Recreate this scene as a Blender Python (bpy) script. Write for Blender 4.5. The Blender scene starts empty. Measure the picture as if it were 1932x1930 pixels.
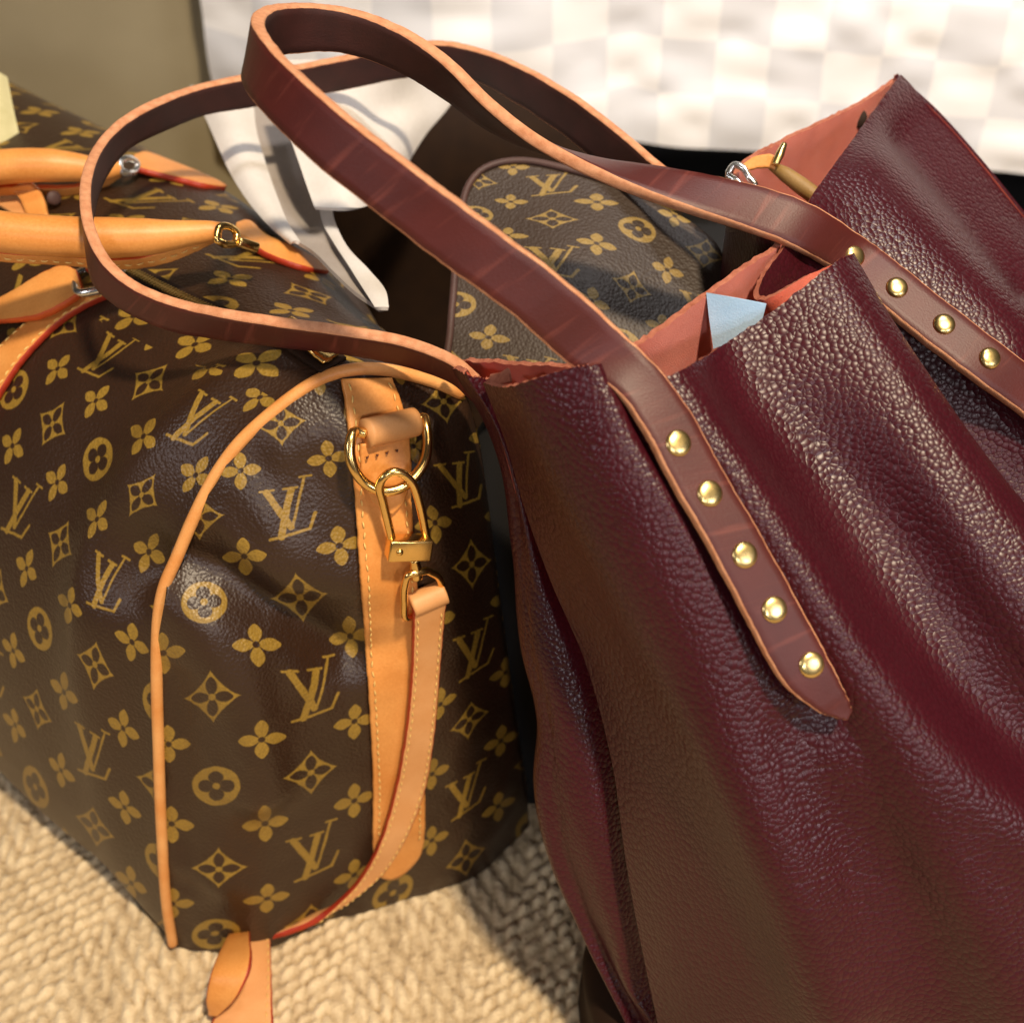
import bpy, math, random
import numpy as np
from mathutils import Vector
from mathutils.bvhtree import BVHTree
random.seed(7); rng = np.random.default_rng(7)
S = bpy.context.scene
C = S.collection

# ------------------------------------------------------------------ camera
CAM_H, PITCH, FPX, CX, CY = 0.55, math.radians(40), 2300.0, 966.0, 965.0
cam_data = bpy.data.cameras.new('camera'); cam = bpy.data.objects.new('camera', cam_data); C.objects.link(cam)
cam.location = (0, 0, CAM_H); cam.rotation_euler = (math.pi/2 - PITCH, 0, 0)
cam_data.sensor_width = 36; cam_data.lens = 36*FPX/1932; cam_data.clip_start = .01; cam_data.clip_end = 50
cam_data.dof.use_dof = True; cam_data.dof.focus_distance = .448; cam_data.dof.aperture_fstop = 9.5
S.camera = cam
# ------------------------------------------------------------------ world and lamps (indoor: a spot overhead, soft room light, lights added for highlights and the back cloth)
W = bpy.data.worlds.new('World'); S.world = W; W.use_nodes = True
W.node_tree.nodes['Background'].inputs[0].default_value = (.85, .76, .68, 1)
W.node_tree.nodes['Background'].inputs[1].default_value = .05
S.view_settings.view_transform = 'Standard'; S.view_settings.look = 'None'; S.view_settings.exposure = 0.0; S.view_settings.gamma = 1
def area(name, loc, target, size, power, col, size_y=None):
    l = bpy.data.lights.new(name, 'AREA'); l.energy = power; l.size = size; l.color = col
    if size_y: l.shape = 'RECTANGLE'; l.size_y = size_y
    o = bpy.data.objects.new(name, l); C.objects.link(o); o.location = loc
    o.rotation_euler = (Vector(target)-Vector(loc)).to_track_quat('-Z', 'Y').to_euler(); return o
area('ceiling_spot', (.48, -.34, 2.03), (0, .45, .2), .12, 52, (1, .82, .59))
area('right_streak_light', (.95, -.80, .90), (.1, .4, .2), .26, 5.2, (.98, .95, 1))  # unseen light added on the right for streaks on the tote ridges
area('front_streak_light', (.12, -1.30, .98), (.1, .4, .2), .15, 5.4, (.98, .96, 1))  # unseen light behind the camera, set for streaks along the tote folds
area('left_sheen_light', (-1.1, -.45, .95), (0, .45, .2), .14, 3.2, (.97, .95, 1))  # unseen light added for sheen on the duffle roll and the tote
area('rear_fill_light', (.35, .62, 1.7), (.30, 1.15, .1), .25, 4.0, (1, .97, .97)).data.spread = math.radians(75)  # unseen light added to brighten only the cloth at the back

# ------------------------------------------------------------------ pixel helpers: a photograph pixel at a depth becomes a point of the place
F_ = np.array([0, math.cos(PITCH), -math.sin(PITCH)]); U_ = np.array([0, math.sin(PITCH), math.cos(PITCH)]); R_ = np.array([1., 0, 0])
O_ = np.array([0, 0, CAM_H])
def ray(x, y): return F_ + R_*((x-CX)/FPX) + U_*(-(y-CY)/FPX)
def P(x, y, d): return O_ + ray(x, y)*d
def Pz(x, y, z):
    r = ray(x, y); return O_ + r*((z-CAM_H)/r[2])
def pix(p):
    q = p - O_; d = q@F_
    return np.stack([CX + FPX*(q@R_)/d, CY - FPX*(q@U_)/d], -1)
def unit(v): return v/np.maximum(np.linalg.norm(v, axis=-1, keepdims=True), 1e-12)

def spl(pts, n, by_len=True, u=None):
    """Catmull-Rom through pts (k,m), n samples."""
    p = np.asarray(pts, float); k = len(p)
    if by_len:
        t = np.concatenate([[0], np.cumsum(np.maximum(np.linalg.norm(np.diff(p, axis=0), axis=1), 1e-9)**.7)])
    else: t = np.arange(k, dtype=float)
    t /= t[-1]
    m = np.zeros_like(p); dt = np.diff(t)[:, None]; s = np.diff(p, axis=0)/dt
    m[1:-1] = (s[:-1]*dt[1:] + s[1:]*dt[:-1])/(dt[1:]+dt[:-1]); m[0] = s[0]; m[-1] = s[-1]
    x = np.linspace(0, 1, n) if u is None else np.asarray(u)
    i = np.clip(np.searchsorted(t, x, side='right')-1, 0, k-2)
    h = (t[i+1]-t[i]); a = ((x-t[i])/h)[:, None]; h = h[:, None]
    return (2*a**3-3*a**2+1)*p[i] + (a**3-2*a**2+a)*h*m[i] + (-2*a**3+3*a**2)*p[i+1] + (a**3-a**2)*h*m[i+1]
def resample(p, n):
    t = np.concatenate([[0], np.cumsum(np.linalg.norm(np.diff(p, axis=0), axis=1))]); x = np.linspace(0, t[-1], n)
    return np.stack([np.interp(x, t, p[:, k]) for k in range(p.shape[1])], -1)
def surf(cols, nt, ns):
    """cols: list of polylines (k,3) in space -> grid nt x ns."""
    g = np.stack([resample(spl(c, 240), nt) for c in cols], 1)
    return np.stack([spl(g[i], ns, by_len=False) for i in range(nt)], 0)
def vnoise(x, y, seed=0):
    xi = np.floor(x).astype(int); yi = np.floor(y).astype(int); fx = x-xi; fy = y-yi
    fx = fx*fx*(3-2*fx); fy = fy*fy*(3-2*fy)
    def h(a, b):
        n = (a*374761393 + b*668265263 + seed*982451653) & 0x7fffffff
        n = ((n ^ (n >> 13))*1274126177) & 0x7fffffff
        return ((n ^ (n >> 16)) & 0xffff)/65535.
    return (h(xi, yi)*(1-fx)+h(xi+1, yi)*fx)*(1-fy) + (h(xi, yi+1)*(1-fx)+h(xi+1, yi+1)*fx)*fy
def grid_normals(g):
    a = np.gradient(g, axis=0); b = np.gradient(g, axis=1); return unit(np.cross(b, a))
class TPS:
    def __init__(s, src, dst, lam=1e-3):
        s.x = np.asarray(src, float)/1000; n = len(s.x); y = np.asarray(dst, float)
        K = s.k(np.linalg.norm(s.x[:, None]-s.x[None], axis=2)) + lam*np.eye(n); Q = np.c_[np.ones(n), s.x]
        A = np.block([[K, Q], [Q.T, np.zeros((3, 3))]]); s.w = np.linalg.solve(A, np.r_[y, np.zeros((3, y.shape[1]))])
    @staticmethod
    def k(r): return np.where(r > 0, r*r*np.log(np.maximum(r, 1e-12)), 0)
    def __call__(s, p):
        p = np.asarray(p)/1000; return s.k(np.linalg.norm(p[:, None]-s.x[None], axis=2))@s.w[:-3] + np.c_[np.ones(len(p)), p]@s.w[-3:]

# ------------------------------------------------------------------ object helpers
def link(name, verts, faces, mats, parent=None, uv=None, mi=None, smooth=True):
    me = bpy.data.meshes.new(name); me.from_pydata([tuple(map(float, v)) for v in verts], [], [tuple(map(int, f)) for f in faces])
    for m in (mats if isinstance(mats, (list, tuple)) else [mats]): me.materials.append(m)
    if mi is not None: me.polygons.foreach_set('material_index', np.asarray(mi, dtype=np.int32))
    if smooth: me.polygons.foreach_set('use_smooth', np.ones(len(me.polygons), dtype=bool))
    if uv is not None:
        l = me.uv_layers.new(name='UVMap'); vi = np.zeros(len(me.loops), dtype=np.int32); me.loops.foreach_get('vertex_index', vi)
        l.data.foreach_set('uv', np.asarray(uv, dtype=np.float32)[vi].ravel())
    me.update()
    o = bpy.data.objects.new(name, me); C.objects.link(o)
    if parent is not None:
        o.parent = parent
        if parent.parent is None: o.location = -Vector(parent.location) if parent.type == 'EMPTY' else (0, 0, 0)
    return o
def thing(name, label, cat, loc=(0, 0, 0), group=None):
    o = bpy.data.objects.new(name, None); C.objects.link(o); o.location = loc; o.empty_display_size = .02
    return tag(o, label, cat, group)
def tag(o, label, cat, group=None):
    o['label'] = label; o['category'] = cat
    if group: o['group'] = group
    return o
def qfaces(nt, ns, off=0, closed=False):
    f = []
    for i in range(nt-1):
        for j in range(ns if closed else ns-1):
            a = off+i*ns+j; b = off+i*ns+(j+1) % ns; f.append((a, b, b+ns, a+ns))
    return f
def sheet(name, g, mats, parent=None, th=0., uv=None, flip=False):
    """grid surface; th>0 gives it a real thickness on the side away from the grid normal. mats = outer, inner, cut edge"""
    nt, ns, _ = g.shape; v = g.reshape(-1, 3); f = qfaces(nt, ns)
    if uv is None:
        du = np.concatenate([[0], np.cumsum(np.linalg.norm(np.diff(g, axis=1), axis=2).mean(0))]); dv = np.concatenate([[0], np.cumsum(np.linalg.norm(np.diff(g, axis=0), axis=2).mean(1))])
        uv = np.stack(np.meshgrid(du, dv), -1).reshape(-1, 2)
    mi = [0]*len(f)
    if th:
        n = grid_normals(g); v2 = (g + n*th*(1 if flip else -1)).reshape(-1, 3); N = nt*ns
        f2 = [tuple(reversed([k+N for k in q])) for q in f]
        ring = [j for j in range(ns)] + [i*ns+ns-1 for i in range(1, nt)] + [(nt-1)*ns+j for j in range(ns-2, -1, -1)] + [i*ns for i in range(nt-2, 0, -1)]
        r1 = v[ring]; r2 = v2[ring]; k = len(ring); off = 2*N
        f3 = [(off+i, off+(i+1) % k, off+k+(i+1) % k, off+k+i) for i in range(k)]
        v = np.concatenate([v, v2, r1, r2]); uv = np.concatenate([uv, uv, uv[ring], uv[ring]])
        mi = [0]*len(f) + [1]*len(f2) + [2 if i < ns or th < .0015 else 0 for i in range(len(f3))]; f = f+f2+f3
    return link(name, v, f, mats, parent, uv, mi)
def tube(name, path, rad, mat, parent=None, n=None, seg=12, closed=False, caps=True, squash=None):
    p = np.asarray(path, float)
    if n: p = resample(spl(p, n*4), n)
    m = len(p); r = np.full(m, rad) if np.isscalar(rad) else np.interp(np.linspace(0, 1, m), np.linspace(0, 1, len(rad)), rad)
    t = unit(np.roll(p, -1, 0)-np.roll(p, 1, 0)) if closed else unit(np.gradient(p, axis=0))
    up = np.array([0, 0, 1.]) if abs(t[0][2]) < .9 else np.array([1., 0, 0]); a = unit(np.cross(t[0], up)); v = []; uv = []
    L = np.concatenate([[0], np.cumsum(np.linalg.norm(np.diff(p, axis=0), axis=1))])
    for i in range(m):
        a = unit(a - t[i]*(a@t[i])); b = np.cross(t[i], a)
        for k in range(seg):
            th = 2*math.pi*k/seg; v.append(p[i]+r[i]*(a*math.cos(th)+b*math.sin(th))); uv.append((L[i], k/seg*.03))
    f = []
    for i in range(m if closed else m-1):
        for k in range(seg): f.append((i*seg+k, i*seg+(k+1) % seg, ((i+1) % m)*seg+(k+1) % seg, ((i+1) % m)*seg+k))
    if not closed and caps: f += [tuple(range(seg-1, -1, -1)), tuple((m-1)*seg+k for k in range(seg))]
    return link(name, v, f, mat, parent, uv)
def ribbon(name, e1, e2, th, mats, parent=None, n=160, side=1, bow=0.0, tip0=False, tip1=False, nw=7):
    """a strap: two edge curves (k,3) each; faces mats[0] (outer), mats[1] (inner), edges mats[2]."""
    E1 = spl(e1, n, False); E2 = spl(e2, n, False)
    mid = (E1+E2)/2; t = unit(np.gradient(mid, axis=0)); nn = unit(np.cross(t, E2-E1))*side
    for _ in range(3): nn[1:-1] = unit(nn[:-2]+2*nn[1:-1]+nn[2:])
    L = np.concatenate([[0], np.cumsum(np.linalg.norm(np.diff(mid, axis=0), axis=1))]); wd = np.linalg.norm(E2-E1, axis=1).mean()
    if tip0 or tip1:
        for i in range(n):
            for on, dist in ((tip0, L[i]), (tip1, L[-1]-L[i])):
                if on and dist < wd*.62:
                    s = math.sqrt(max(1-(1-dist/(wd*.62))**2.2, .02)); E1[i] = mid[i]+(E1[i]-mid[i])*s; E2[i] = mid[i]+(E2[i]-mid[i])*s
    jj = np.cumsum(rng.standard_normal((n, 2)), axis=0); jj = jj-np.stack([np.convolve(jj[:, q], np.ones(9)/9, 'same') for q in (0, 1)], -1); wdir = unit(E2-E1)
    E1 = E1+wdir*np.clip(jj[:, :1], -1.5, 1.5)*.00010; E2 = E2+wdir*np.clip(jj[:, 1:], -1.5, 1.5)*.00010
    rows = []; b = .14
    prof = [(0, 1-b)] + [(w, 1) for w in np.linspace(.035, .965, nw)] + [(1, 1-b), (1, b)] + [(w, 0) for w in np.linspace(.965, .035, nw)] + [(0, b)]
    k = len(prof); v = []; uv = []
    for i in range(n):
        for w, h in prof:
            v.append(E1[i]*(1-w)+E2[i]*w + nn[i]*th*(h-.5) + nn[i]*bow*math.sin(math.pi*w)); uv.append((L[i], w*wd))
    f = []; mi = []
    for i in range(n-1):
        for j in range(k):
            f.append((i*k+j, i*k+(j+1) % k, (i+1)*k+(j+1) % k, (i+1)*k+j))
            mi.append(2 if j in (0, nw, nw+1, nw+2, k-2, k-1) else (0 if j < nw else 1))
    f += [tuple(range(k-1, -1, -1)), tuple((n-1)*k+j for j in range(k))]; mi += [2, 2]
    o = link(name, v, f, mats, parent, uv, mi)
    me = o.data; ed = {}
    return o, E1, E2, nn
def dome(name, c, nrm, r, h, mat, parent=None, seg=20, dent=.0):
    n = unit(np.asarray(nrm)); a = unit(np.cross(n, [0.3, .2, 1])); b = np.cross(n, a); v = []; f = []
    prof = [(1.0, -.25), (1.02, 0), (.98, .25), (.86, .55), (.66, .78), (.42, .92), (.2, .985)]
    for rr, hh in prof:
        for k in range(seg):
            t = 2*math.pi*k/seg; v.append(c + r*rr*(a*math.cos(t)+b*math.sin(t)) + n*h*(hh-dent*(1-rr)))
    f = qfaces(len(prof), seg, 0, True); v.append(c+n*h*(1-dent)); last = (len(prof)-1)*seg
    f += [(last+k, last+(k+1) % seg, len(v)-1) for k in range(seg)]
    return link(name, v, f, mat, parent)
def rbox(name, c, ax, ay, az, sx, sy, sz, mat, parent=None, bev=.15):
    """box with bevelled edges: centre, three axes, full sizes"""
    import bmesh
    bm = bmesh.new(); bmesh.ops.create_cube(bm, size=1)
    for v in bm.verts: v.co = (v.co.x*sx, v.co.y*sy, v.co.z*sz)
    bmesh.ops.bevel(bm, geom=bm.edges[:], offset=min(sx, sy, sz)*bev, segments=3, affect='EDGES', profile=.5)
    vs = [c + ax*v.co.x + ay*v.co.y + az*v.co.z for v in bm.verts]; fs = [[v.index for v in f.verts] for f in bm.faces]
    bm.free(); return link(name, vs, fs, mat, parent)

# ------------------------------------------------------------------ materials
class X:
    """arithmetic on node sockets"""
    def __init__(s, nt, sock): s.nt = nt; s.s = sock
    def op(s, o, b=None, c=None, clamp=False):
        n = s.nt.nodes.new('ShaderNodeMath'); n.operation = o; n.use_clamp = clamp; s.nt.links.new(s.s, n.inputs[0])
        for i, q in ((1, b), (2, c)):
            if q is None: continue
            if isinstance(q, X): s.nt.links.new(q.s, n.inputs[i])
            else: n.inputs[i].default_value = q
        return X(s.nt, n.outputs[0])
    def __add__(s, b): return s.op('ADD', b)
    __radd__ = __add__
    def __sub__(s, b): return s.op('SUBTRACT', b)
    def __rsub__(s, b): return (s*-1)+b
    def __mul__(s, b): return s.op('MULTIPLY', b)
    __rmul__ = __mul__
    def abs(s): return s.op('ABSOLUTE')
    def min(s, b): return s.op('MINIMUM', b)
    def max(s, b): return s.op('MAXIMUM', b)
    def mod2(s): return (s*.5).op('FRACT')*2.0
    def step(s, soft=.03):
        """1 where s<0, soft edge"""
        return (s*(-1.0/soft)+.5).op('ADD', 0.0, clamp=True)
def mat(name, col, rough=.5, metal=0., spec=.5, sheen=0., coat=0., coat_r=.3):
    m = bpy.data.materials.new(name); m.use_nodes = True; b = m.node_tree.nodes['Principled BSDF']
    b.inputs['Base Color'].default_value = (*col, 1); b.inputs['Roughness'].default_value = rough; b.inputs['Metallic'].default_value = metal
    b.inputs['Specular IOR Level'].default_value = spec; b.inputs['Sheen Weight'].default_value = sheen
    b.inputs['Coat Weight'].default_value = coat; b.inputs['Coat Roughness'].default_value = coat_r
    return m, m.node_tree, b
def N(nt, typ, **kw):
    n = nt.nodes.new(typ)
    for k, v in kw.items():
        if k in n.inputs.keys(): n.inputs[k].default_value = v
        else: setattr(n, k, v)
    return n
def coords(nt, kind='UV', scale=(1, 1, 1)):
    t = N(nt, 'ShaderNodeTexCoord'); m = N(nt, 'ShaderNodeMapping'); m.inputs['Scale'].default_value = scale
    nt.links.new(t.outputs[kind], m.inputs[0]); return m.outputs[0]
def noise(nt, vec, scale, detail=3, rough=.5): 
    n = N(nt, 'ShaderNodeTexNoise', Scale=scale, Detail=detail, Roughness=rough); nt.links.new(vec, n.inputs['Vector']); return n
def ramp(nt, sock, stops):
    r = N(nt, 'ShaderNodeValToRGB'); cr = r.color_ramp
    while len(cr.elements) < len(stops): cr.elements.new(.5)
    for e, (p, c) in zip(cr.elements, stops): e.position = p; e.color = (*c, 1) if len(c) == 3 else c
    nt.links.new(sock, r.inputs[0]); return r.outputs[0]
def bump(nt, b, height, strength, dist, prev=None):
    n = N(nt, 'ShaderNodeBump', Strength=strength, Distance=dist); nt.links.new(height, n.inputs['Height'])
    if prev is not None: nt.links.new(prev, n.inputs['Normal'])
    nt.links.new(n.outputs[0], b.inputs['Normal']); return n.outputs[0]
def mixc(nt, fac, a, b2):
    n = N(nt, 'ShaderNodeMix', data_type='RGBA')
    for i, q in ((0, fac), (6, a), (7, b2)):
        if isinstance(q, X): nt.links.new(q.s, n.inputs[i])
        elif hasattr(q, 'is_linked'): nt.links.new(q, n.inputs[i])
        elif i == 0: n.inputs[0].default_value = q
        else: n.inputs[i].default_value = (*q, 1)
    return n.outputs[2]

def monogram_material(name, base, gold, rough=.40, grain=1.0, gscale=780, aspect=2.2):
    """coated canvas printed with flowers, stars, rings and crossed L and V; UV in lattice steps"""
    m, nt, b = mat(name, base, rough, 0, .5)
    tc = N(nt, 'ShaderNodeTexCoord'); sp = N(nt, 'ShaderNodeSeparateXYZ'); nt.links.new(tc.outputs['UV'], sp.inputs[0])
    wob = noise(nt, tc.outputs['UV'], 7, 3); ws = N(nt, 'ShaderNodeSeparateXYZ'); nt.links.new(wob.outputs['Color'], ws.inputs[0])
    u = X(nt, sp.outputs[0]) + (X(nt, ws.outputs[0])-.5)*.05; v = X(nt, sp.outputs[1]) + (X(nt, ws.outputs[1])-.5)*.022
    def fold(x, y):
        a = x.abs(); c = y.abs(); return a.max(c), a.min(c)
    def length(x, y): return (x*x+y*y).op('SQRT')
    def petals(x, y, R, wd):
        a, c = fold(x, y); t = (a*(1/R)).op('ADD', 0, clamp=True)
        # lens that is widest at 55 % of its length, pointed at the tip
        prof = (t - t.op('POWER', 2.6))*(wd*2.75) - (t-.97).max(0.0)*3.0
        return c - prof
    # flowers
    fu = u - 1; iu = (fu*.5).op('ROUND'); x = fu - iu*2; fv = v-.5; y = (fv - fv.op('ROUND'))*aspect
    flower = petals(x, y, .50, .155).max((length(x, y)-.075)*-1).step()
    # the large marks
    iu = (u*.5).op('ROUND'); jv = v.op('ROUND'); x = u - iu*2; y = (v - jv)*aspect
    pi_ = iu.mod2().op('ROUND').mod2(); pj = jv.mod2().op('ROUND').mod2()     # parities 0/1
    a, c = fold(x, y)
    r = length(x, y); dot = (r-.085).step()
    lob = length(a-.225, c)-.165
    ring = (r-.515).max(lob.min(r-.14)*-1).step().max(dot)
    ast = (x.abs()*(1/.60)).op('POWER', .80)+(y.abs()*(1/.60)).op('POWER', .80)-1.0
    star = (ast*.5).max(petals(x, y, .46, .135)*-1).step(.04).max((r-.075).step())
    segs = [(-.42, .47, .06, -.46, .078), (.43, .72, .10, -.46, .030), (-.57, .50, -.26, .50, .028), (.33, .745, .58, .745, .026), (.13, .46, -.17, -.69, .078), (-.04, .50, .26, .50, .028), (-.40, -.735, .45, -.56, .034), (.45, -.56, .60, -.20, .036)]
    lv = None
    for x0, y0, x1, y1, hw in segs:
        dx, dy = x1-x0, y1-y0; q = 1/(dx*dx+dy*dy)
        t = ((x-x0)*(dx*q) + (y-y0)*(dy*q)).op('ADD', 0, clamp=True)
        d = length(x-x0-t*dx, y-y0-t*dy) - hw; lv = d if lv is None else lv.min(d)
    lv = lv.step()
    even = 1-pj
    big = (1-pi_)*(even*ring + pj*star) + pi_*(even*star + pj*lv)
    mask = flower.max(big).op('ADD', 0, clamp=True)
    ob = coords(nt, 'Object'); 
    vor = N(nt, 'ShaderNodeTexVoronoi', Scale=gscale, feature='SMOOTH_F1', Smoothness=.6); nt.links.new(ob, vor.inputs['Vector'])
    nz = noise(nt, ob, gscale*.45, 4); big_n = noise(nt, ob, 26, 3)
    wear = noise(nt, ob, 900, 2)
    gcol = mixc(nt, X(nt, wear.outputs[0]).op('MULTIPLY', 1.0), tuple(c*.62 for c in gold), tuple(min(c*1.25, 1) for c in gold))
    bcol = mixc(nt, X(nt, big_n.outputs[0]), tuple(c*.75 for c in base), tuple(c*1.3 for c in base))
    col = mixc(nt, mask, bcol, gcol); nt.links.new(col, b.inputs['Base Color'])
    h = X(nt, vor.outputs['Distance'])*-1.0 + X(nt, nz.outputs[0])*.35
    bump(nt, b, h.s, .50*grain, .0005)
    rr = X(nt, big_n.outputs[0])*.16 + (rough-.07); nt.links.new(rr.s, b.inputs['Roughness'])
    return m
M = {}
M['canvas'] = monogram_material('monogram canvas', (.029, .0125, .0055), (.285, .170, .024))
M['canvas_far'] = monogram_material('monogram canvas grey', (.036, .021, .013), (.27, .175, .045), .55)
def leather(name, col, rough, cell, strength, dist, spec=.5, dark=.6, aniso=(1, 1, 1)):
    m, nt, b = mat(name, col, rough, 0, spec); uv = coords(nt, 'Object', aniso)
    wv = noise(nt, uv, 130, 3); mx = N(nt, 'ShaderNodeMix', data_type='VECTOR'); mx.inputs[0].default_value = .0010
    nt.links.new(uv, mx.inputs[4]); nt.links.new(wv.outputs['Color'], mx.inputs[5])
    vo = N(nt, 'ShaderNodeTexVoronoi', Scale=cell, feature='DISTANCE_TO_EDGE'); nt.links.new(mx.outputs[1], vo.inputs['Vector'])
    vf = N(nt, 'ShaderNodeTexVoronoi', Scale=cell*2.3, feature='SMOOTH_F1', Smoothness=.7); nt.links.new(mx.outputs[1], vf.inputs['Vector'])
    big = noise(nt, uv, 18, 4); fine = noise(nt, uv, cell*4, 3)
    v1 = N(nt, 'ShaderNodeTexVoronoi', Scale=cell, feature='SMOOTH_F1', Smoothness=.25); nt.links.new(mx.outputs[1], v1.inputs['Vector'])
    hh = (X(nt, v1.outputs['Distance'])*X(nt, v1.outputs['Distance'])*-1.6) + (X(nt, vo.outputs['Distance'])*4.0).op('SMOOTH_MIN', .35, .2)*.8 - X(nt, vf.outputs['Distance'])*.05 + X(nt, big.outputs[0])*.8
    bump(nt, b, hh.s, strength, dist)
    bc = mixc(nt, X(nt, big.outputs[0]), tuple(c*.7 for c in col), tuple(c*1.35 for c in col))
    cr = (X(nt, vo.outputs['Distance'])*5).op('ADD', .15, clamp=True)
    nt.links.new(mixc(nt, cr, tuple(c*dark for c in col), bc), b.inputs['Base Color'])
    rr = X(nt, big.outputs[0])*.2 + (rough-.1); nt.links.new(rr.s, b.inputs['Roughness'])
    return m
M['burgundy'] = leather('pebbled burgundy leather', (.046, .0034, .0080), .36, 490, .27, .0010, .38, dark=.72)
def strap_leather():
    m, nt, b = mat('smooth burgundy strap leather', (.085, .014, .012), .47, 0, .45); uv = coords(nt)
    lo = noise(nt, coords(nt, 'UV', (260, 26, 1)), 1, 3); g = noise(nt, uv, 60, 5); fine = noise(nt, uv, 1500, 3)
    col = mixc(nt, X(nt, g.outputs[0]), (.044, .0066, .0054), (.098, .0135, .0100))
    pull = ((X(nt, lo.outputs[0])-.57)*6).op('ADD', 0, clamp=True)
    nt.links.new(mixc(nt, pull*.5, col, (.20, .048, .034)), b.inputs['Base Color'])
    h = X(nt, fine.outputs[0])*.4 + X(nt, lo.outputs[0])*.35; bump(nt, b, h.s, .35, .0006); return m
M['strap'] = strap_leather()
def flat_leather(name, c0, c1, rough, sc=90, fine=1400, st=.3, spec=.4, sheen=0):
    m, nt, b = mat(name, c0, rough, 0, spec, sheen); ob = coords(nt, 'Object'); g = noise(nt, ob, sc, 5); f = noise(nt, ob, fine, 4, .65)
    k = X(nt, g.outputs[0])*.65 + X(nt, f.outputs[0])*.35
    nt.links.new(ramp(nt, k.s, [(.33, c0), (.67, c1)]), b.inputs['Base Color']); bump(nt, b, f.outputs[0], st, .0006); return m
M['strap_in'] = flat_leather('dark strap back', (.030, .009, .008), (.055, .014, .012), .6)
M['edge'] = flat_leather('raw tan cut edge', (.55, .22, .10), (.80, .40, .22), .75, 300, 2600, .8)
M['suede'] = flat_leather('coral suede', (.56, .095, .055), (.78, .175, .105), .95, 60, 2200, 1.0, .1, .3)
M['rim'] = flat_leather('rough suede rim', (.34, .10, .06), (.60, .23, .15), .95, 300, 3000, 1.0, .1)
M['tan'] = flat_leather('honey tan leather', (.60, .215, .040), (.80, .365, .100), .42, 32, 900, .12)
M['tan_pale'] = flat_leather('pale tan leather', (.62, .275, .088), (.72, .36, .14), .5, 60, 1500, .15)
M['red_edge'] = flat_leather('red painted edge', (.30, .022, .008), (.42, .04, .012), .4)
M['orange_edge'] = flat_leather('orange painted edge', (.55, .075, .012), (.70, .12, .02), .45)
M['piping'] = flat_leather('tan piping leather', (.68, .265, .065), (.82, .41, .14), .45, 70, 1200, .25)
M['stitch'] = mat('cream thread', (.80, .52, .16), .7)[0]
M['hole'] = mat('dark thread hole', (.10, .025, .008), .8)[0]
def metal(name, col, rough):
    m, nt, b = mat(name, col, rough, 1); ob = coords(nt, 'Object'); g = noise(nt, ob, 240, 3)
    nt.links.new((X(nt, g.outputs[0])*.22+(rough-.08)).s, b.inputs['Roughness']); bump(nt, b, g.outputs[0], .08, .0005); return m
M['brass'] = metal('polished brass', (.80, .53, .19), .20)
M['brass_dull'] = metal('brass stud', (.78, .58, .24), .26)
M['silver'] = metal('silver metal', (.80, .80, .78), .22)
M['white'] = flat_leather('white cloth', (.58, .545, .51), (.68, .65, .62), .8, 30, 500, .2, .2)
M['white_shaded'] = flat_leather('shaded white cloth', (.30, .26, .235), (.37, .33, .30), .85, 30, 500, .2, .2)  # white cloth darkened: shade of the valley fold put into its colour
M['dark'] = flat_leather('very dark brown rivet', (.020, .010, .006), (.030, .015, .009), .8)
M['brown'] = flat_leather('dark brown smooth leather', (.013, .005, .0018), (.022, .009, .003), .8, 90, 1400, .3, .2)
M['black'] = mat('shade black', (.006, .005, .005), .9)[0]  # for the added gap filler and backdrop that stand as shade
M['blue'] = flat_leather('pale blue paper', (.40, .64, .92), (.50, .72, .95), .6, 70)
M['mauve'] = flat_leather('mauve brown binding', (.055, .028, .024), (.085, .042, .036), .55)

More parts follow.
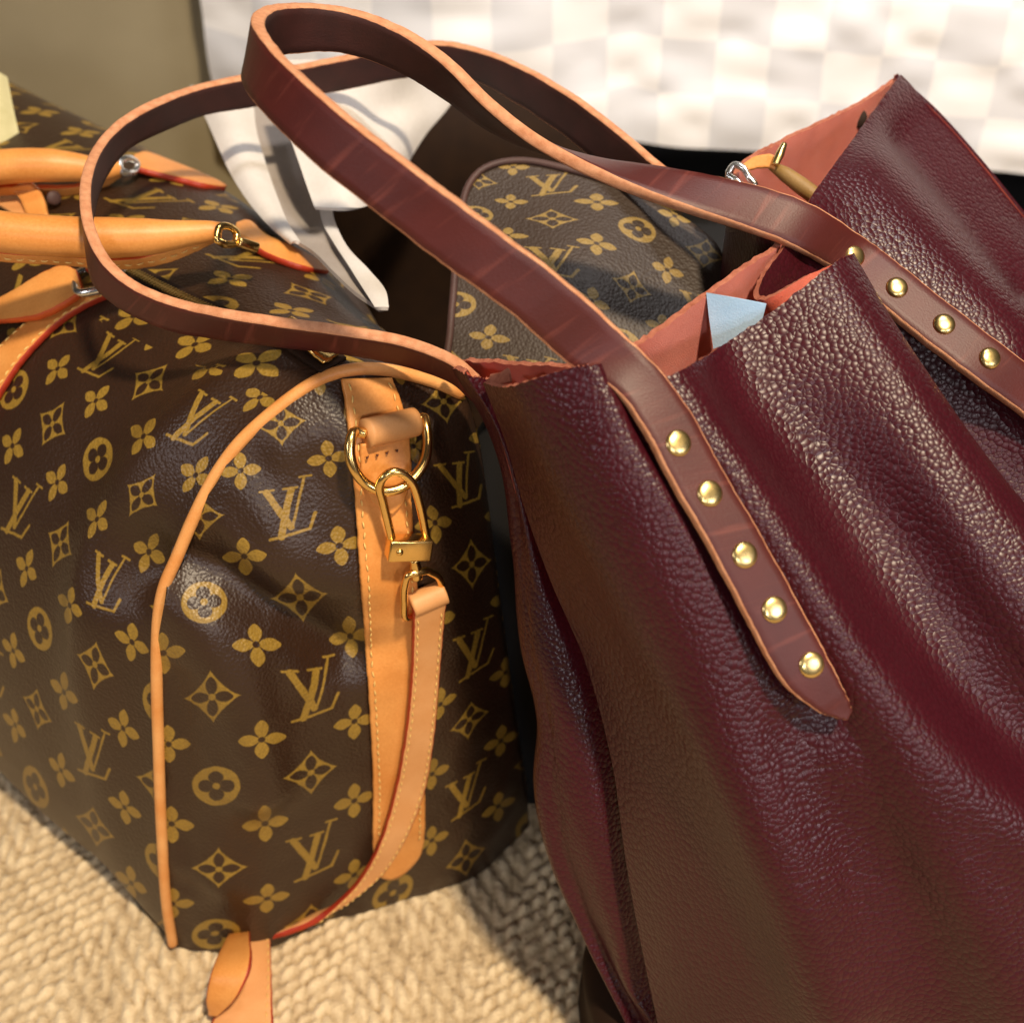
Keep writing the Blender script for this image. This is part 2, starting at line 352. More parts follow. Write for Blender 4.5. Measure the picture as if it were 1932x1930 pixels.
# ------------------------------------------------------------------ setting: rug
def build_rug():
    m, nt, b = mat('sand woven rug', (.55, .42, .26), .95, 0, .1, .3); ob = coords(nt, 'Object'); n1 = noise(nt, ob, 330, 4, .7); n2 = noise(nt, ob, 55, 3)
    k = X(nt, n1.outputs[0])*.75+X(nt, n2.outputs[0])*.35
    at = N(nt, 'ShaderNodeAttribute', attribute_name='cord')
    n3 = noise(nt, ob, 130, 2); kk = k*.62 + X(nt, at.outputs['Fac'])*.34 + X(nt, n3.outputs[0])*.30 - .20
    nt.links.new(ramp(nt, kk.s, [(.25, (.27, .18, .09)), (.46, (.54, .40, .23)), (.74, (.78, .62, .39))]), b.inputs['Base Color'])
    bump(nt, b, n1.outputs[0], .8, .002)
    def hgt(x, y):
        ph = .35*np.sin(y*23+1)+.25*np.sin(x*31)                                   # cords wander
        zig = np.abs(((x*7.5+.3*np.sin(y*9)) % 1)-.5)*.115                          # chevron
        r = (y+zig*1.0)/.0100 + ph*.5
        row = np.floor(r); rp = np.abs(np.sin(math.pi*r))**.6
        jit = ((np.sin(row*127.1)*43758.5) % 1)
        al = x/.0068 + jit*5 + 1.3*(vnoise(x/.02, row+.5, 8)-.5); k = np.floor(al); tp = np.abs(np.sin(math.pi*al))**.5
        ht = .55+.9*(((np.sin(k*12.9898+row*78.233)*43758.5453) % 1)-.5)
        return rp*tp*(.62+ht*.8)*(.6+.8*vnoise(x/.02, y/.02, 14)) + .45*vnoise(x/.0022, y/.0022, 9)
    xs = np.linspace(-.50, .42, 700); ys = np.linspace(.12, .72, 460)
    gx, gy = np.meshgrid(xs, ys); h = hgt(gx, gy); edge = np.minimum.reduce([gx+.5, .42-gx, gy-.12, .72-gy]); f = np.clip(edge/.02, 0, 1)
    z = (h-1.0)*.0030*f - .0035*(1-f)
    g = np.stack([gx, gy, z], -1)
    v = list(g.reshape(-1, 3)); fc = qfaces(len(ys), len(xs))
    # plain carpet that carries on around
    o = len(v); B = [(-2.6, -1), (2.6, -1), (2.6, 2.6), (-2.6, 2.6)]; I = [(-.5, .12), (.42, .12), (.42, .72), (-.5, .72)]
    v += [(x, y, -.0035) for x, y in B] + [(x, y, -.0035) for x, y in I]
    for k in range(4): fc.append((o+k, o+(k+1) % 4, o+4+(k+1) % 4, o+4+k))
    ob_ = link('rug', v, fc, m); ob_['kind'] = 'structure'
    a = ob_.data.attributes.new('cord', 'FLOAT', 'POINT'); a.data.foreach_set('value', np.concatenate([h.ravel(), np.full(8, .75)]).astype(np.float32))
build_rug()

# ------------------------------------------------------------------ duffle bag
A0 = Pz(322, 1786, 0); B0 = Pz(980, 1560, 0); eh = unit(B0-A0); nh = np.array([eh[1], -eh[0], 0.]); zh = np.array([0, 0, 1.])
Lh = Pz(0, 1432, 0)-A0; Lh = unit(np.array([Lh[0], Lh[1], 0.]))
def lean(z): return -.020*np.clip(z/.30, 0, 1.3)**2            # the end panel leans back towards its top
def on_end(x, y, off=0.):
    """pixel -> (e, z) on the end panel"""
    z = .15
    for _ in range(8):
        r = ray(x, y); n = lean(z)+off; t = ((A0-O_)@nh + n)/(r@nh); p = O_+r*t; z = p[2]
    return (p-A0)@eh, z
pipe_px = [(326, 1778), (313, 1700), (306, 1600), (301, 1500), (298, 1400), (295, 1300), (295, 1220), (299, 1150), (311, 1095), (330, 1055), (346, 1015), (375, 950), (410, 886), (450, 832), (500, 785), (550, 745), (600, 713), (640, 698), (690, 692), (740, 697), (790, 709), (845, 728), (880, 752), (898, 790), (912, 850), (930, 1000), (955, 1200), (983, 1400), (1000, 1510), (998, 1552)]
pez = np.array([on_end(*p) for p in pipe_px]); pez[:, 1] = np.maximum(pez[:, 1], .004)
prof0 = resample(spl(pez, 400), 161)                              # outline of the end panel in (e, z)
def endpt(e, z, n): return A0 + np.multiply.outer(e, eh) + np.multiply.outer(z, zh) + np.multiply.outer(n, nh)
duf = thing('duffle_bag', 'brown monogram canvas duffle bag with honey tan leather trim, standing on the sand rug', 'bag', tuple(A0))
# --- end panel: rows between left and right outline
end_anchor = [((385, 1135), (0, 0)), ((400, 1315), (0, -1)), ((408, 1483), (0, -2)), ((413, 1640), (0, -3)), ((405, 1760), (0, -4)),
    ((460, 1050), (1, .5)), ((483, 1215), (1, -.5)), ((493, 1395), (1, -1.5)), ((500, 1553), (1, -2.5)), ((505, 1695), (1, -3.5)),
    ((540, 960), (2, 1)), ((567, 1127), (2, 0)), ((590, 1305), (2, -1)), ((587, 1457), (2, -2)), ((590, 1608), (2, -3)),
    ((620, 865), (3, 1.5)), ((640, 1030), (3, .5)), ((660, 1200), (3, -.5)), ((668, 1360), (3, -1.5)), ((668, 1510), (3, -2.5)), ((668, 1650), (3, -3.5)),
    ((832, 1330), (5, -1.5)), ((822, 985), (5, .5)), ((815, 1585), (5, -3.5)), ((865, 908), (6, 1)), ((890, 1065), (6, 0)), ((893, 1228), (6, -1)), ((885, 1355), (6, -2)), ((877, 1497), (6, -3)), ((945, 1398), (7, -2.5)), ((940, 1520), (7, -3.5)),
    ((308, 1232), (-1, -.5)), ((318, 1404), (-1, -1.5)), ((324, 1553), (-1, -2.5)), ((326, 1705), (-1, -3.5)), ((375, 905), (0, 1.45))]
tps_end = TPS([a for a, _ in end_anchor], [b for _, b in end_anchor])
it = int(np.argmax(prof0[:, 1])); zt = prof0[it, 1]
Lp = prof0[:it+1]; Rp = prof0[it:][::-1]
def seg_d(e, z, poly):
    d = np.full(e.shape, 9.)
    for (a, b), (c, dd) in zip(poly[:-1], poly[1:]):
        ux, uz = c-a, dd-b; q = ux*ux+uz*uz+1e-12; t = np.clip(((e-a)*ux+(z-b)*uz)/q, 0, 1); d = np.minimum(d, np.hypot(e-a-t*ux, z-b-t*uz))
    return d
ez = lambda *pts: [on_end(*p) for p in pts]
_rb = np.array(sorted([on_end(*p)[::-1] for p in [(835, 690), (858, 745), (885, 850), (910, 1000), (935, 1200), (965, 1400), (990, 1560)]]))
def recess(e, z):
    """the right side of the end panel sags away behind the tote"""
    t = np.clip((e-np.interp(z, _rb[:, 0], _rb[:, 1]))/.022, 0, 1); return -.030*t*t*(3-2*t)
def end_relief(e, z):
    """offset of the end panel along its outward normal: belly, dents and creases"""
    n = lean(z)+recess(e, z)
    d = np.minimum(seg_d(e, z, prof0[::4]), .05)/.05
    n = n + .020*(1-(1-d)**2)
    for poly, amp, sg in [(ez((338, 1060), (420, 1065), (520, 1110), (640, 1190)), -.0110, .011), (ez((330, 1110), (380, 1190), (440, 1280), (470, 1420)), .0095, .016),
                          (ez((430, 905), (480, 960), (560, 1010), (640, 1030)), .006, .013), (ez((400, 960), (450, 1000), (520, 1060)), .003, .006),
                          (ez((335, 1250), (345, 1420), (350, 1650)), -.003, .006), (ez((520, 800), (600, 770), (640, 800)), .005, .012), (ez((550, 1500), (600, 1700)), -.003, .02),
                          (ez((350, 1610), (400, 1630)), .003, .010), (ez((800, 900), (860, 1200), (900, 1500)), .006, .022)]:
        n = n + amp*np.exp(-(seg_d(e, z, poly)/sg)**2)
    n = n + .0022*(vnoise(e/.022+5, z/.03, 4)-.5) + .0012*(vnoise(e/.009, z/.012, 5)-.5)
    return n
NR, NC = 190, 150
tt = 1-(1-np.linspace(0, 1, NR))**1.6; zz = np.maximum(tt*zt, .0005); zz[-1] = zt-.0004
le = np.interp(zz, np.maximum.accumulate(Lp[:, 1]), Lp[:, 0]); re = np.interp(zz, np.maximum.accumulate(Rp[:, 1]+np.arange(len(Rp))*1e-9), Rp[:, 0])
sc = .5-.5*np.cos(np.linspace(0, math.pi, NC)); sc = .5*sc+.5*np.linspace(0, 1, NC)
ge = le[:, None]*(1-sc)+re[:, None]*sc; gz = np.repeat(zz[:, None], NC, 1); zmin = np.interp(ge, [0, .17], [.0015, .0015]); gz = np.maximum(gz, zmin)
gn = end_relief(ge, gz); g_end = endpt(ge, gz, gn)
sheet('end_panel', g_end, [M['canvas']], duf, uv=tps_end(pix(g_end.reshape(-1, 3))))
bvh_end = BVHTree.FromPolygons([Vector(v) for v in g_end.reshape(-1, 3)], qfaces(NR, NC))
def hit(bvh, x, y, off=0.):
    r = unit(ray(x, y)); h = bvh.ray_cast(Vector(O_), Vector(r))
    return None if h[0] is None else np.array(h[0]) - r*off
# --- body: outline swept along the bag's length
NL = 130; LEN = .56
ls = LEN*(np.linspace(0, 1, NL)**1.35)
qs = np.linspace(0, 1, len(prof0))
mid_ctrl = np.array([(.012, .002), (-.004, .010), (-.016, .05), (-.018, .10), (-.010, .155), (.012, .205), (.042, .247), (.075, .274), (.105, .290), (.150, .298), (.200, .292), (.226, .268), (.238, .215), (.240, .13), (.236, .06), (.226, .008), (.215, .002)])
profm = resample(spl(mid_ctrl, 500), len(prof0))
# line up the crown of both outlines
km = int(np.argmin(np.abs(profm[:, 0]-.112)+(profm[:, 1] < .2))); k0 = it
warp = np.interp(np.arange(len(prof0)), [0, k0, len(prof0)-1], [0, km, len(prof0)-1]); profm = np.stack([np.interp(warp, np.arange(len(profm)), profm[:, k]) for k in (0, 1)], -1)
body = np.zeros((NL, len(prof0), 3))
n0 = lean(prof0[:, 1])+recess(prof0[:, 0], prof0[:, 1])
nrm2 = np.gradient(prof0, axis=0); nrm2 = unit(np.stack([-nrm2[:, 1], nrm2[:, 0]], -1)); 
kc = int(np.argmin(np.linalg.norm(prof0-np.array(on_end(316, 1095)), axis=1)))
for i, l in enumerate(ls):
    s = l/LEN; a = 1-math.exp(-(l/.075)**1.5); far = max(0, (s-.75)/.25); a2 = a
    pr = prof0*(1-a2)+profm*a2; rw = np.clip((qs-qs[it]-.03)/.08, 0, 1); ar = 1-math.exp(-(l/.11)**2); pr = pr*(1-rw[:, None]) + (prof0*(1-ar)+profm*ar)*rw[:, None]
    puff = .016*math.exp(-((l-.028)/.018)**2)*np.interp(qs, [0, .12, .3, .45, .55, .8, 1], [.15, .3, .75, .5, .2, .5, .15])      # roll of canvas beside the piping
    crease = -.020*np.exp(-((l-.018)/.013)**2)*np.exp(-((qs-qs[kc])/.028)**2)
    pr = pr + nrm2*(puff+crease)[:, None]
    pr[:, 1] = np.maximum(pr[:, 1]*(1-.10*far**2)-.004*math.sin(s*3.0), .0015)
    pr[:, 0] = pr[:, 0] + (.10-pr[:, 0])*.18*far**2
    body[i] = A0 + np.outer(pr[:, 0], eh) + np.outer(pr[:, 1], zh) + np.outer(n0*(1-s), nh) + Lh*l
nb = grid_normals(body); body = body + nb*(.0030*(vnoise(ls[:, None]/.05+0*qs, qs[None]*9+0*ls[:, None], 6)-.5)*np.clip(ls/.02, 0, 1)[:, None])[..., None]
side_anchor = [((74, 1185), (0, 0)), ((179, 1252), (2, 0)), ((114, 1025), (0, 1)), ((192, 1099), (2, 1)), ((185, 867), (0, 2)), ((266, 934), (2, 2)), ((281, 718), (0, 3)), ((371, 785), (2, 3)), ((516, 675), (2, 4)), ((68, 1337), (0, -1)), ((172, 1417), (2, -1)), ((179, 1559), (2, -2)),
    ((131, 1142), (1, .5)), ((182, 980), (1, 1.5)), ((270, 824), (1, 2.5)), ((394, 692), (1, 3.5)), ((121, 1307), (1, -.5)), ((114, 1453), (1, -1.5)), ((250, 1212), (3, .5)), ((281, 1040), (3, 1.5)), ((369, 897), (3, 2.5)), ((490, 748), (3, 3.5)), ((232, 1374), (3, -.5)), ((235, 1523), (3, -1.5)), ((248, 1665), (3, -2.5)),
    ((50, 1073), (-1, .5)), ((25, 1228), (-1, -.5)), ((108, 910), (-1, 1.5)), ((180, 755), (-1, 2.5)), ((30, 1367), (-1, -1.5)), ((36, 957), (-2, 1)), ((98, 801), (-2, 2)), ((199, 672), (-2, 3)), ((23, 841), (-3, 1.5)), ((109, 695), (-3, 2.5)), ((26, 735), (-4, 2))]
tps_side = TPS([a for a, _ in side_anchor], [b for _, b in side_anchor])
arc = np.concatenate([[0], np.cumsum(np.linalg.norm(np.diff(profm, axis=0), axis=1))])
kz = it-6
front = body[:, :kz+1]; uvf = tps_side(pix(front.reshape(-1, 3)))
sheet('side_panel', front[::-1], [M['canvas']], duf, uv=uvf.reshape(NL, -1, 2)[::-1].reshape(-1, 2))
back = body[:, kz:]; STEP = .0205
uvb = np.stack([np.repeat((-ls/STEP)[:, None], back.shape[1], 1), np.repeat((arc[kz:]/(STEP*2.2))[None], NL, 0)], -1).reshape(-1, 2)
sheet('back_panel', back[::-1], [M['canvas']], duf, uv=uvb.reshape(NL, -1, 2)[::-1].reshape(-1, 2))
# far end and underside close the bag
fe = body[-1]; cf = fe.mean(0); cols = np.stack([fe*(1-t)+cf*t + Lh*.03*math.sin(t*math.pi/2) for t in np.linspace(0, 1, 12)], 0)
sheet('far_end_panel', cols, [M['canvas']], duf, uv=np.zeros((cols.shape[0]*cols.shape[1], 2)) + cols.reshape(-1, 3)[:, 1:]/STEP)
und = np.stack([body[:, 0]*(1-t)+body[:, -1]*t for t in np.linspace(0, 1, 6)], 1); und[..., 2] = .0012
sheet('bag_base', und, [M['brown']], duf)
bvh_body = BVHTree.FromPolygons([Vector(v) for v in body.reshape(-1, 3)], qfaces(NL, body.shape[1]))
# piping
pp = endpt(prof0[:, 0], np.maximum(prof0[:, 1], .003), n0+.0012)
pq = resample(pp[:int(np.argmin(np.linalg.norm(prof0-np.array(on_end(872, 744)), axis=1)))+1], 220)
for _ in range(6): pq[1:-1] = (pq[:-2]+2*pq[1:-1]+pq[2:])/4
tube('piping', pq, .0025, M['piping'], duf, seg=12)

# --- tan band down the middle of the end panel
def on_surface(pts, bvh, off, n=0):
    out = []
    if n: pts = resample(spl(np.array(pts, float), 200), n)
    for x, y in pts:
        h = hit(bvh, x, y, off); out.append(P(x, y, .5) if h is None else h)
    return np.array(out)
bl = [(644, 716), (653, 770), (660, 840), (668, 920), (677, 1050), (688, 1200), (698, 1350), (704, 1480), (704, 1600), (712, 1668)]
br = [(738, 714), (756, 760), (768, 830), (774, 920), (782, 1050), (792, 1200), (799, 1350), (801, 1480), (798, 1590), (785, 1636)]
off = .0022
be1 = on_surface(bl, bvh_end, off, 60); be2 = on_surface(br, bvh_end, off, 60); print('PANEL', [((x, y), None if hit(bvh_end, x, y) is None else round(float((hit(bvh_end, x, y)-O_)@F_), 4)) for x, y in [(850, 735), (860, 760), (900, 780), (940, 900), (980, 1246), (700, 1600), (1000, 1500)]])
band, E1, E2, nb_ = ribbon('end_band', be1, be2, .0028, [M['tan'], M['tan'], M['tan']], duf, n=200, side=-1, tip1=True)
def flipside(nn): return nn if (nn.mean(0)@(O_-A0)) > 0 else -nn
nb_ = flipside(nb_)
def stitches(name, Ea, Eb, nn, w, parent, i0, i1, step=.0046, ln=.0030, h=.0016, r=.00042, m='stitch', sm=None):
    c = Ea*(1-w)+Eb*w + nn*h; c = c[i0:i1]; L = np.concatenate([[0], np.cumsum(np.linalg.norm(np.diff(c, axis=0), axis=1))]); v = []; f = []
    for k in range(int(L[-1]/step)):
        a, b = [np.array([np.interp(q, L, c[:, j]) for j in range(3)]) for q in (k*step, k*step+ln)]
        n = nn[i0+int(np.searchsorted(L, k*step))]; t = unit(b-a); s = np.cross(t, n); sl = s*.0004*(1 if k % 2 else -1)
        o = len(v)
        for q, rr, hh in ((0, .3, -.3), (.25, 1, .6), (.75, 1, .6), (1, .3, -.3)):
            ctr = a+(b-a)*q + n*r*hh + sl*(q-.5)
            v += [ctr+s*r*rr, ctr+n*r*rr, ctr-s*r*rr, ctr-n*r*rr]
        for q in range(3):
            for j in range(4): f.append((o+q*4+j, o+q*4+(j+1) % 4, o+q*4+4+(j+1) % 4, o+q*4+4+j))
    ob = link(name, v, f, M[m], parent); ob['kind'] = 'stuff'; return ob
for w in (.11, .89): stitches('stitching', E1, E2, nb_, w, band, 2, 188)
# the tab above the ring: shorter top layer with a rolled loop
te1 = on_surface([(650, 712), (660, 770), (669, 815), (676, 850)], bvh_end, .0046); te2 = on_surface([(738, 703), (757, 762), (766, 800), (772, 840)], bvh_end, .0046)
d_c = on_end(736, 812); 
roll_a = hit(bvh_end, 690, 818, .0075); roll_b = hit(bvh_end, 783, 796, .0075)
roll_d = unit(roll_b-roll_a)
tube('ring_loop', [roll_a, roll_a+roll_d*.002, (roll_a+roll_b)/2, roll_b-roll_d*.002, roll_b], .0056, M['tan_pale'], duf, n=16, seg=20)
tabp = on_surface([(680, 838), (682, 900), (700, 940), (724, 965)], bvh_end, .0048); tabq = on_surface([(770, 822), (775, 890), (764, 940), (742, 968)], bvh_end, .0048)
tab, T1, T2, tn = ribbon('ring_tab', tabp, tabq, .0022, [M['tan']]*3, duf, n=50, side=-1)
stitches('stitching', *(lambda a, b: (np.linspace(a, b, 20), np.linspace(a, b, 20)))(hit(bvh_end, 690, 862, .0062), hit(bvh_end, 765, 845, .0062)), np.repeat(nb_[100:101], 20, 0), .5, tab, 0, 20, .0042, .0013, .0002, .0006, 'hole')
# D ring
dr = [(664, 822), (660, 850), (667, 882), (690, 912), (722, 926), (752, 922), (782, 900), (802, 868), (807, 835), (803, 800), (800, 788)]
dn = [.0095, .0105, .012, .0125, .0130, .0130, .0125, .012, .011, .0100, .0085]
ringp = [hit(bvh_end, x, y, o) for (x, y), o in zip(dr, dn)]
tube('d_ring', [roll_b, *reversed(ringp), hit(bvh_end, 670, 815, .0080), roll_a], .00205, M['brass'], duf, n=90, seg=14)

# zipper, its end tab and pull
zl = body[:, it-2:it+3].mean(1)
zp = zl[2:100:4] + np.array([0, 0, .0012]); zs = np.cross(unit(np.gradient(zp, axis=0)), zh)
ribbon('zipper_tape', zp-zs*.0065, zp+zs*.0065, .002, [M['brown'], M['brown'], M['brown']], duf, n=120, side=-1)
zt_ = zl[45:112:4] + np.array([0, 0, .0032]); zs = np.cross(unit(np.gradient(zt_, axis=0)), zh)
ribbon('zipper_flap', zt_-zs*.0052, zt_+zs*.0052, .002, [M['tan_pale']]*3, duf, n=60, side=-1)
def teeth():
    c = resample(zl[3:70]+np.array([0, 0, .003]), 260); t = unit(np.gradient(c, axis=0)); s = np.cross(t, zh); v = []; f = []
    for i in range(0, 260):
        o = len(v); k = 1 if i % 2 else -1; a = .0004
        for q in (0, 1):
            for x, z in ((-.0004, 0), (.0022, 0), (.0022, .001), (-.0004, .001)): v.append(c[i]+s[i]*x*k+zh*z+t[i]*(q-.5)*a*2)
        f += [(o, o+1, o+2, o+3), (o+4, o+7, o+6, o+5)] + [(o+j, o+4+j, o+4+(j+1) % 4, o+(j+1) % 4) for j in range(4)]
    ob = link('zipper_teeth', v, f, M['brass_dull'], duf, smooth=False); ob['kind'] = 'stuff'
teeth()
ze1 = [P(595, 660, .468), P(618, 650, .460), P(645, 642, .452), P(662, 655, .448)]; ze2 = [P(604, 668, .466), P(632, 660, .458), P(655, 660, .450), P(664, 672, .447)]
zt0 = zl[3]+zh*.006; zt1 = zl[14]+zh*.007
zx = np.cross(unit(zt1-zt0), zh)
ribbon('zipper_end_tab', np.array([zt0-zx*.004-zh*.003, zt0*.6+zt1*.4-zx*.005, zt1-zx*.004]), np.array([zt0+zx*.004-zh*.003, zt0*.6+zt1*.4+zx*.005, zt1+zx*.004]), .0022, [M['brass']]*3, duf, n=24, side=-1)

# ------------------------------------------------------------------ tote
tote = thing('tote_bag', 'slouching burgundy pebbled leather tote with coral suede inside, in front of the duffle', 'bag', tuple(Pz(1500, 2050, 0)))
def col(*pts): return np.array([P(*p) for p in pts])
fr = [
 col((919, 718, .420), (956, 822, .428), (989, 955, .436), (1038, 1097, .443), (1101, 1246, .448), (1152, 1431, .455), (1180, 1616, .465), (1213, 1800, .480), (1240, 1930, .490), (1262, 2080, .505)),
 col((955, 718, .407), (1000, 830, .414), (1040, 965, .420), (1095, 1105, .425), (1160, 1250, .429), (1215, 1435, .436), (1250, 1620, .446), (1285, 1800, .460), (1312, 1930, .47), (1330, 2080, .485)),
 col((1015, 706, .390), (1070, 830, .394), (1120, 965, .399), (1185, 1105, .403), (1250, 1250, .408), (1310, 1435, .415), (1355, 1620, .424), (1395, 1800, .438), (1420, 1930, .449), (1440, 2080, .465)),
 col((1080, 692, .3775), (1130, 820, .379), (1200, 965, .382), (1268, 1105, .386), (1340, 1250, .391), (1405, 1435, .399), (1460, 1620, .408), (1500, 1800, .421), (1530, 1930, .432), (1550, 2080, .45)),
 col((1122, 689, .3735), (1176, 815, .376), (1258, 960, .379), (1332, 1100, .383), (1410, 1245, .388), (1485, 1430, .396), (1545, 1620, .404), (1590, 1800, .417), (1620, 1930, .428), (1640, 2080, .445)),
 col((1142, 695, .379), (1198, 815, .382), (1276, 950, .3845), (1368, 1090, .388), (1455, 1240, .391), (1545, 1420, .397), (1610, 1620, .405), (1665, 1800, .416), (1700, 1930, .426), (1720, 2080, .442)),
 col((1205, 716, .387), (1275, 820, .389), (1352, 950, .391), (1435, 1090, .393), (1525, 1240, .394), (1630, 1420, .398), (1700, 1620, .405), (1760, 1800, .415), (1795, 1930, .424), (1815, 2080, .440)),
 col((1262, 714, .3865), (1335, 815, .386), (1420, 940, .386), (1510, 1075, .386), (1605, 1220, .387), (1725, 1400, .391), (1810, 1620, .398), (1870, 1800, .408), (1910, 1930, .417), (1930, 2080, .432)),
 col((1320, 678, .394), (1400, 785, .393), (1490, 905, .392), (1590, 1040, .391), (1695, 1185, .391), (1830, 1370, .393), (1920, 1620, .398), (1980, 1800, .407), (2020, 1930, .415), (2040, 2080, .428)),
 col((1400, 624, .404), (1485, 735, .404), (1580, 855, .403), (1690, 990, .402), (1805, 1135, .400), (1950, 1330, .399), (2040, 1620, .402), (2100, 1800, .410), (2140, 1930, .416), (2160, 2080, .428)),
 col((1500, 554, .4145), (1580, 665, .411), (1680, 800, .406), (1795, 945, .401), (1915, 1090, .398), (2060, 1290, .397), (2150, 1620, .402), (2210, 1800, .41), (2250, 1930, .415), (2270, 2080, .426)),
 col((1565, 507, .421), (1640, 620, .414), (1735, 760, .407), (1850, 910, .401), (1975, 1060, .398), (2120, 1270, .397), (2230, 1620, .404), (2290, 1800, .412), (2330, 1930, .417), (2350, 2080, .427)),
 col((1597, 487, .428), (1672, 607, .421), (1766, 740, .414), (1880, 890, .409), (2005, 1040, .407), (2160, 1260, .408), (2270, 1620, .414), (2330, 1800, .420), (2370, 1930, .426), (2390, 2080, .435)),
 col((1592, 489, .4345), (1664, 607, .430), (1755, 740, .426), (1868, 890, .424), (1995, 1040, .424), (2150, 1260, .426), (2265, 1620, .430), (2330, 1800, .434), (2370, 1930, .438), (2390, 2080, .444)),
 col((1520, 522, .430), (1600, 650, .438), (1700, 790, .440), (1820, 930, .440), (1950, 1080, .442), (2110, 1280, .444), (2240, 1620, .446), (2300, 1800, .448), (2340, 1930, .450), (2360, 2080, .455)),
 col((1448, 552, .427), (1545, 690, .444), (1650, 830, .450), (1775, 960, .452), (1910, 1100, .454), (2070, 1300, .456), (2210, 1620, .456), (2280, 1800, .457), (2330, 1930, .458), (2350, 2080, .462)),
 col((1438, 528, .434), (1540, 660, .456), (1650, 800, .464), (1780, 930, .466), (1915, 1070, .466), (2080, 1270, .466), (2220, 1600, .465), (2290, 1780, .465), (2340, 1920, .465), (2360, 2070, .468)),
 col((1476, 472, .446), (1585, 600, .464), (1700, 730, .469), (1820, 850, .470), (1960, 990, .470), (2120, 1200, .470), (2270, 1550, .470), (2340, 1750, .470), (2380, 1900, .470), (2400, 2050, .474)),
 col((1512, 415, .458), (1620, 530, .466), (1735, 650, .467), (1850, 760, .466), (1990, 900, .466), (2160, 1110, .466), (2310, 1500, .468), (2380, 1700, .470), (2420, 1880, .472), (2440, 2030, .476)),
 col((1534, 366, .469), (1640, 470, .467), (1755, 580, .463), (1870, 690, .460), (2010, 830, .458), (2190, 1040, .460), (2350, 1450, .465), (2420, 1680, .470), (2460, 1860, .474), (2480, 2010, .478)),
 col((1572, 314, .484), (1672, 410, .477), (1780, 520, .470), (1890, 625, .465), (2030, 760, .463), (2220, 980, .466), (2390, 1400, .472), (2460, 1640, .478), (2500, 1830, .482), (2520, 1990, .486)),
 col((1622, 245, .508), (1715, 340, .498), (1815, 445, .489), (1920, 550, .483), (2060, 690, .480), (2260, 920, .482), (2430, 1350, .486), (2500, 1600, .490), (2540, 1800, .493), (2560, 1970, .496)),
 col((1668, 182, .533), (1755, 265, .521), (1850, 370, .511), (1950, 475, .504), (2090, 620, .499), (2300, 860, .499), (2470, 1300, .501), (2540, 1560, .503), (2580, 1770, .505), (2600, 1950, .508)),
 col((1700, 140, .555), (1775, 207, .549), (1865, 310, .541), (1960, 425, .533), (2110, 570, .526), (2330, 810, .523), (2510, 1260, .522), (2580, 1520, .522), (2620, 1740, .522), (2640, 1930, .524)),
]
gF = surf(fr, 190, 330)
def pd(p, poly):
    d = np.full(p.shape[:-1], 9e9)
    for a, b in zip(np.array(poly[:-1], float), np.array(poly[1:], float)):
        q = b-a; t = np.clip(((p-a)@q)/(q@q), 0, 1); d = np.minimum(d, np.linalg.norm(p-a-t[..., None]*q, axis=-1))
    return d
nF = grid_normals(gF); qF = pix(gF.reshape(-1, 3)).reshape(*gF.shape[:2], 2); side = 1 if ((nF*(O_-gF)).sum(-1)[20:150, 20:200]).mean() > 0 else -1
vis = np.clip((228-np.arange(gF.shape[1]))/30, 0, 1)*1.0           # only the near fold takes these
visC = np.clip((np.arange(gF.shape[1])-235)/20, 0, 1)
rel = np.zeros(gF.shape[:2])
for poly, amp, sg, vv in [
    ([(985, 640), (1075, 850), (1160, 1010), (1250, 1180), (1330, 1330), (1415, 1500), (1505, 1700), (1580, 1900)], .0085, 75, vis),
    ([(1200, 760), (1265, 930), (1375, 1130), (1470, 1310)], .0020, 40, vis),
    ([(1275, 720), (1385, 900), (1485, 1070), (1605, 1260), (1745, 1410), (1932, 1560), (2050, 1640)], .0060, 85, vis),
    ([(1400, 620), (1450, 740), (1575, 900), (1700, 1090), (1830, 1270), (1932, 1370), (2050, 1450)], -.0105, 95, vis),
    ([(1555, 510), (1645, 680), (1735, 860), (1830, 1040), (1945, 1210), (2060, 1340)], .0035, 75, vis),
    ([(1600, 1420), (1740, 1560), (1850, 1720), (1950, 1950)], .0045, 75, vis),
    ([(1730, 240), (1850, 380), (1960, 520)], -.0090, 50, visC), ([(1640, 330), (1760, 480), (1900, 640)], .0055, 65, visC)]:
    rel += amp*np.exp(-(pd(qF, poly)/sg)**2)*vv[None]
gF = gF + nF*side*rel[..., None]
nF = grid_normals(gF)
sgn = side
sx = np.linspace(0, 1, gF.shape[1])[None]*.62; ty = np.linspace(0, 1, gF.shape[0])[:, None]*.40
amp = np.clip(ty/.03, 0.2, 1)
gF = gF + (nF*sgn)*((.0009*(vnoise(sx/.05+3, ty/.13+0*sx, 11)-.5) + .0002*(vnoise(sx/.014, ty/.030, 12)-.5))*amp)[..., None]
gF[0] += np.outer(.00025*rng.standard_normal(gF.shape[1]), zh)
front_panel = sheet('front_panel', gF, [M['burgundy'], M['suede'], M['rim']], tote, th=.0021, flip=(sgn < 0))
bvhF = BVHTree.FromPolygons([Vector(v) for v in gF.reshape(-1, 3)], qfaces(*gF.shape[:2]))
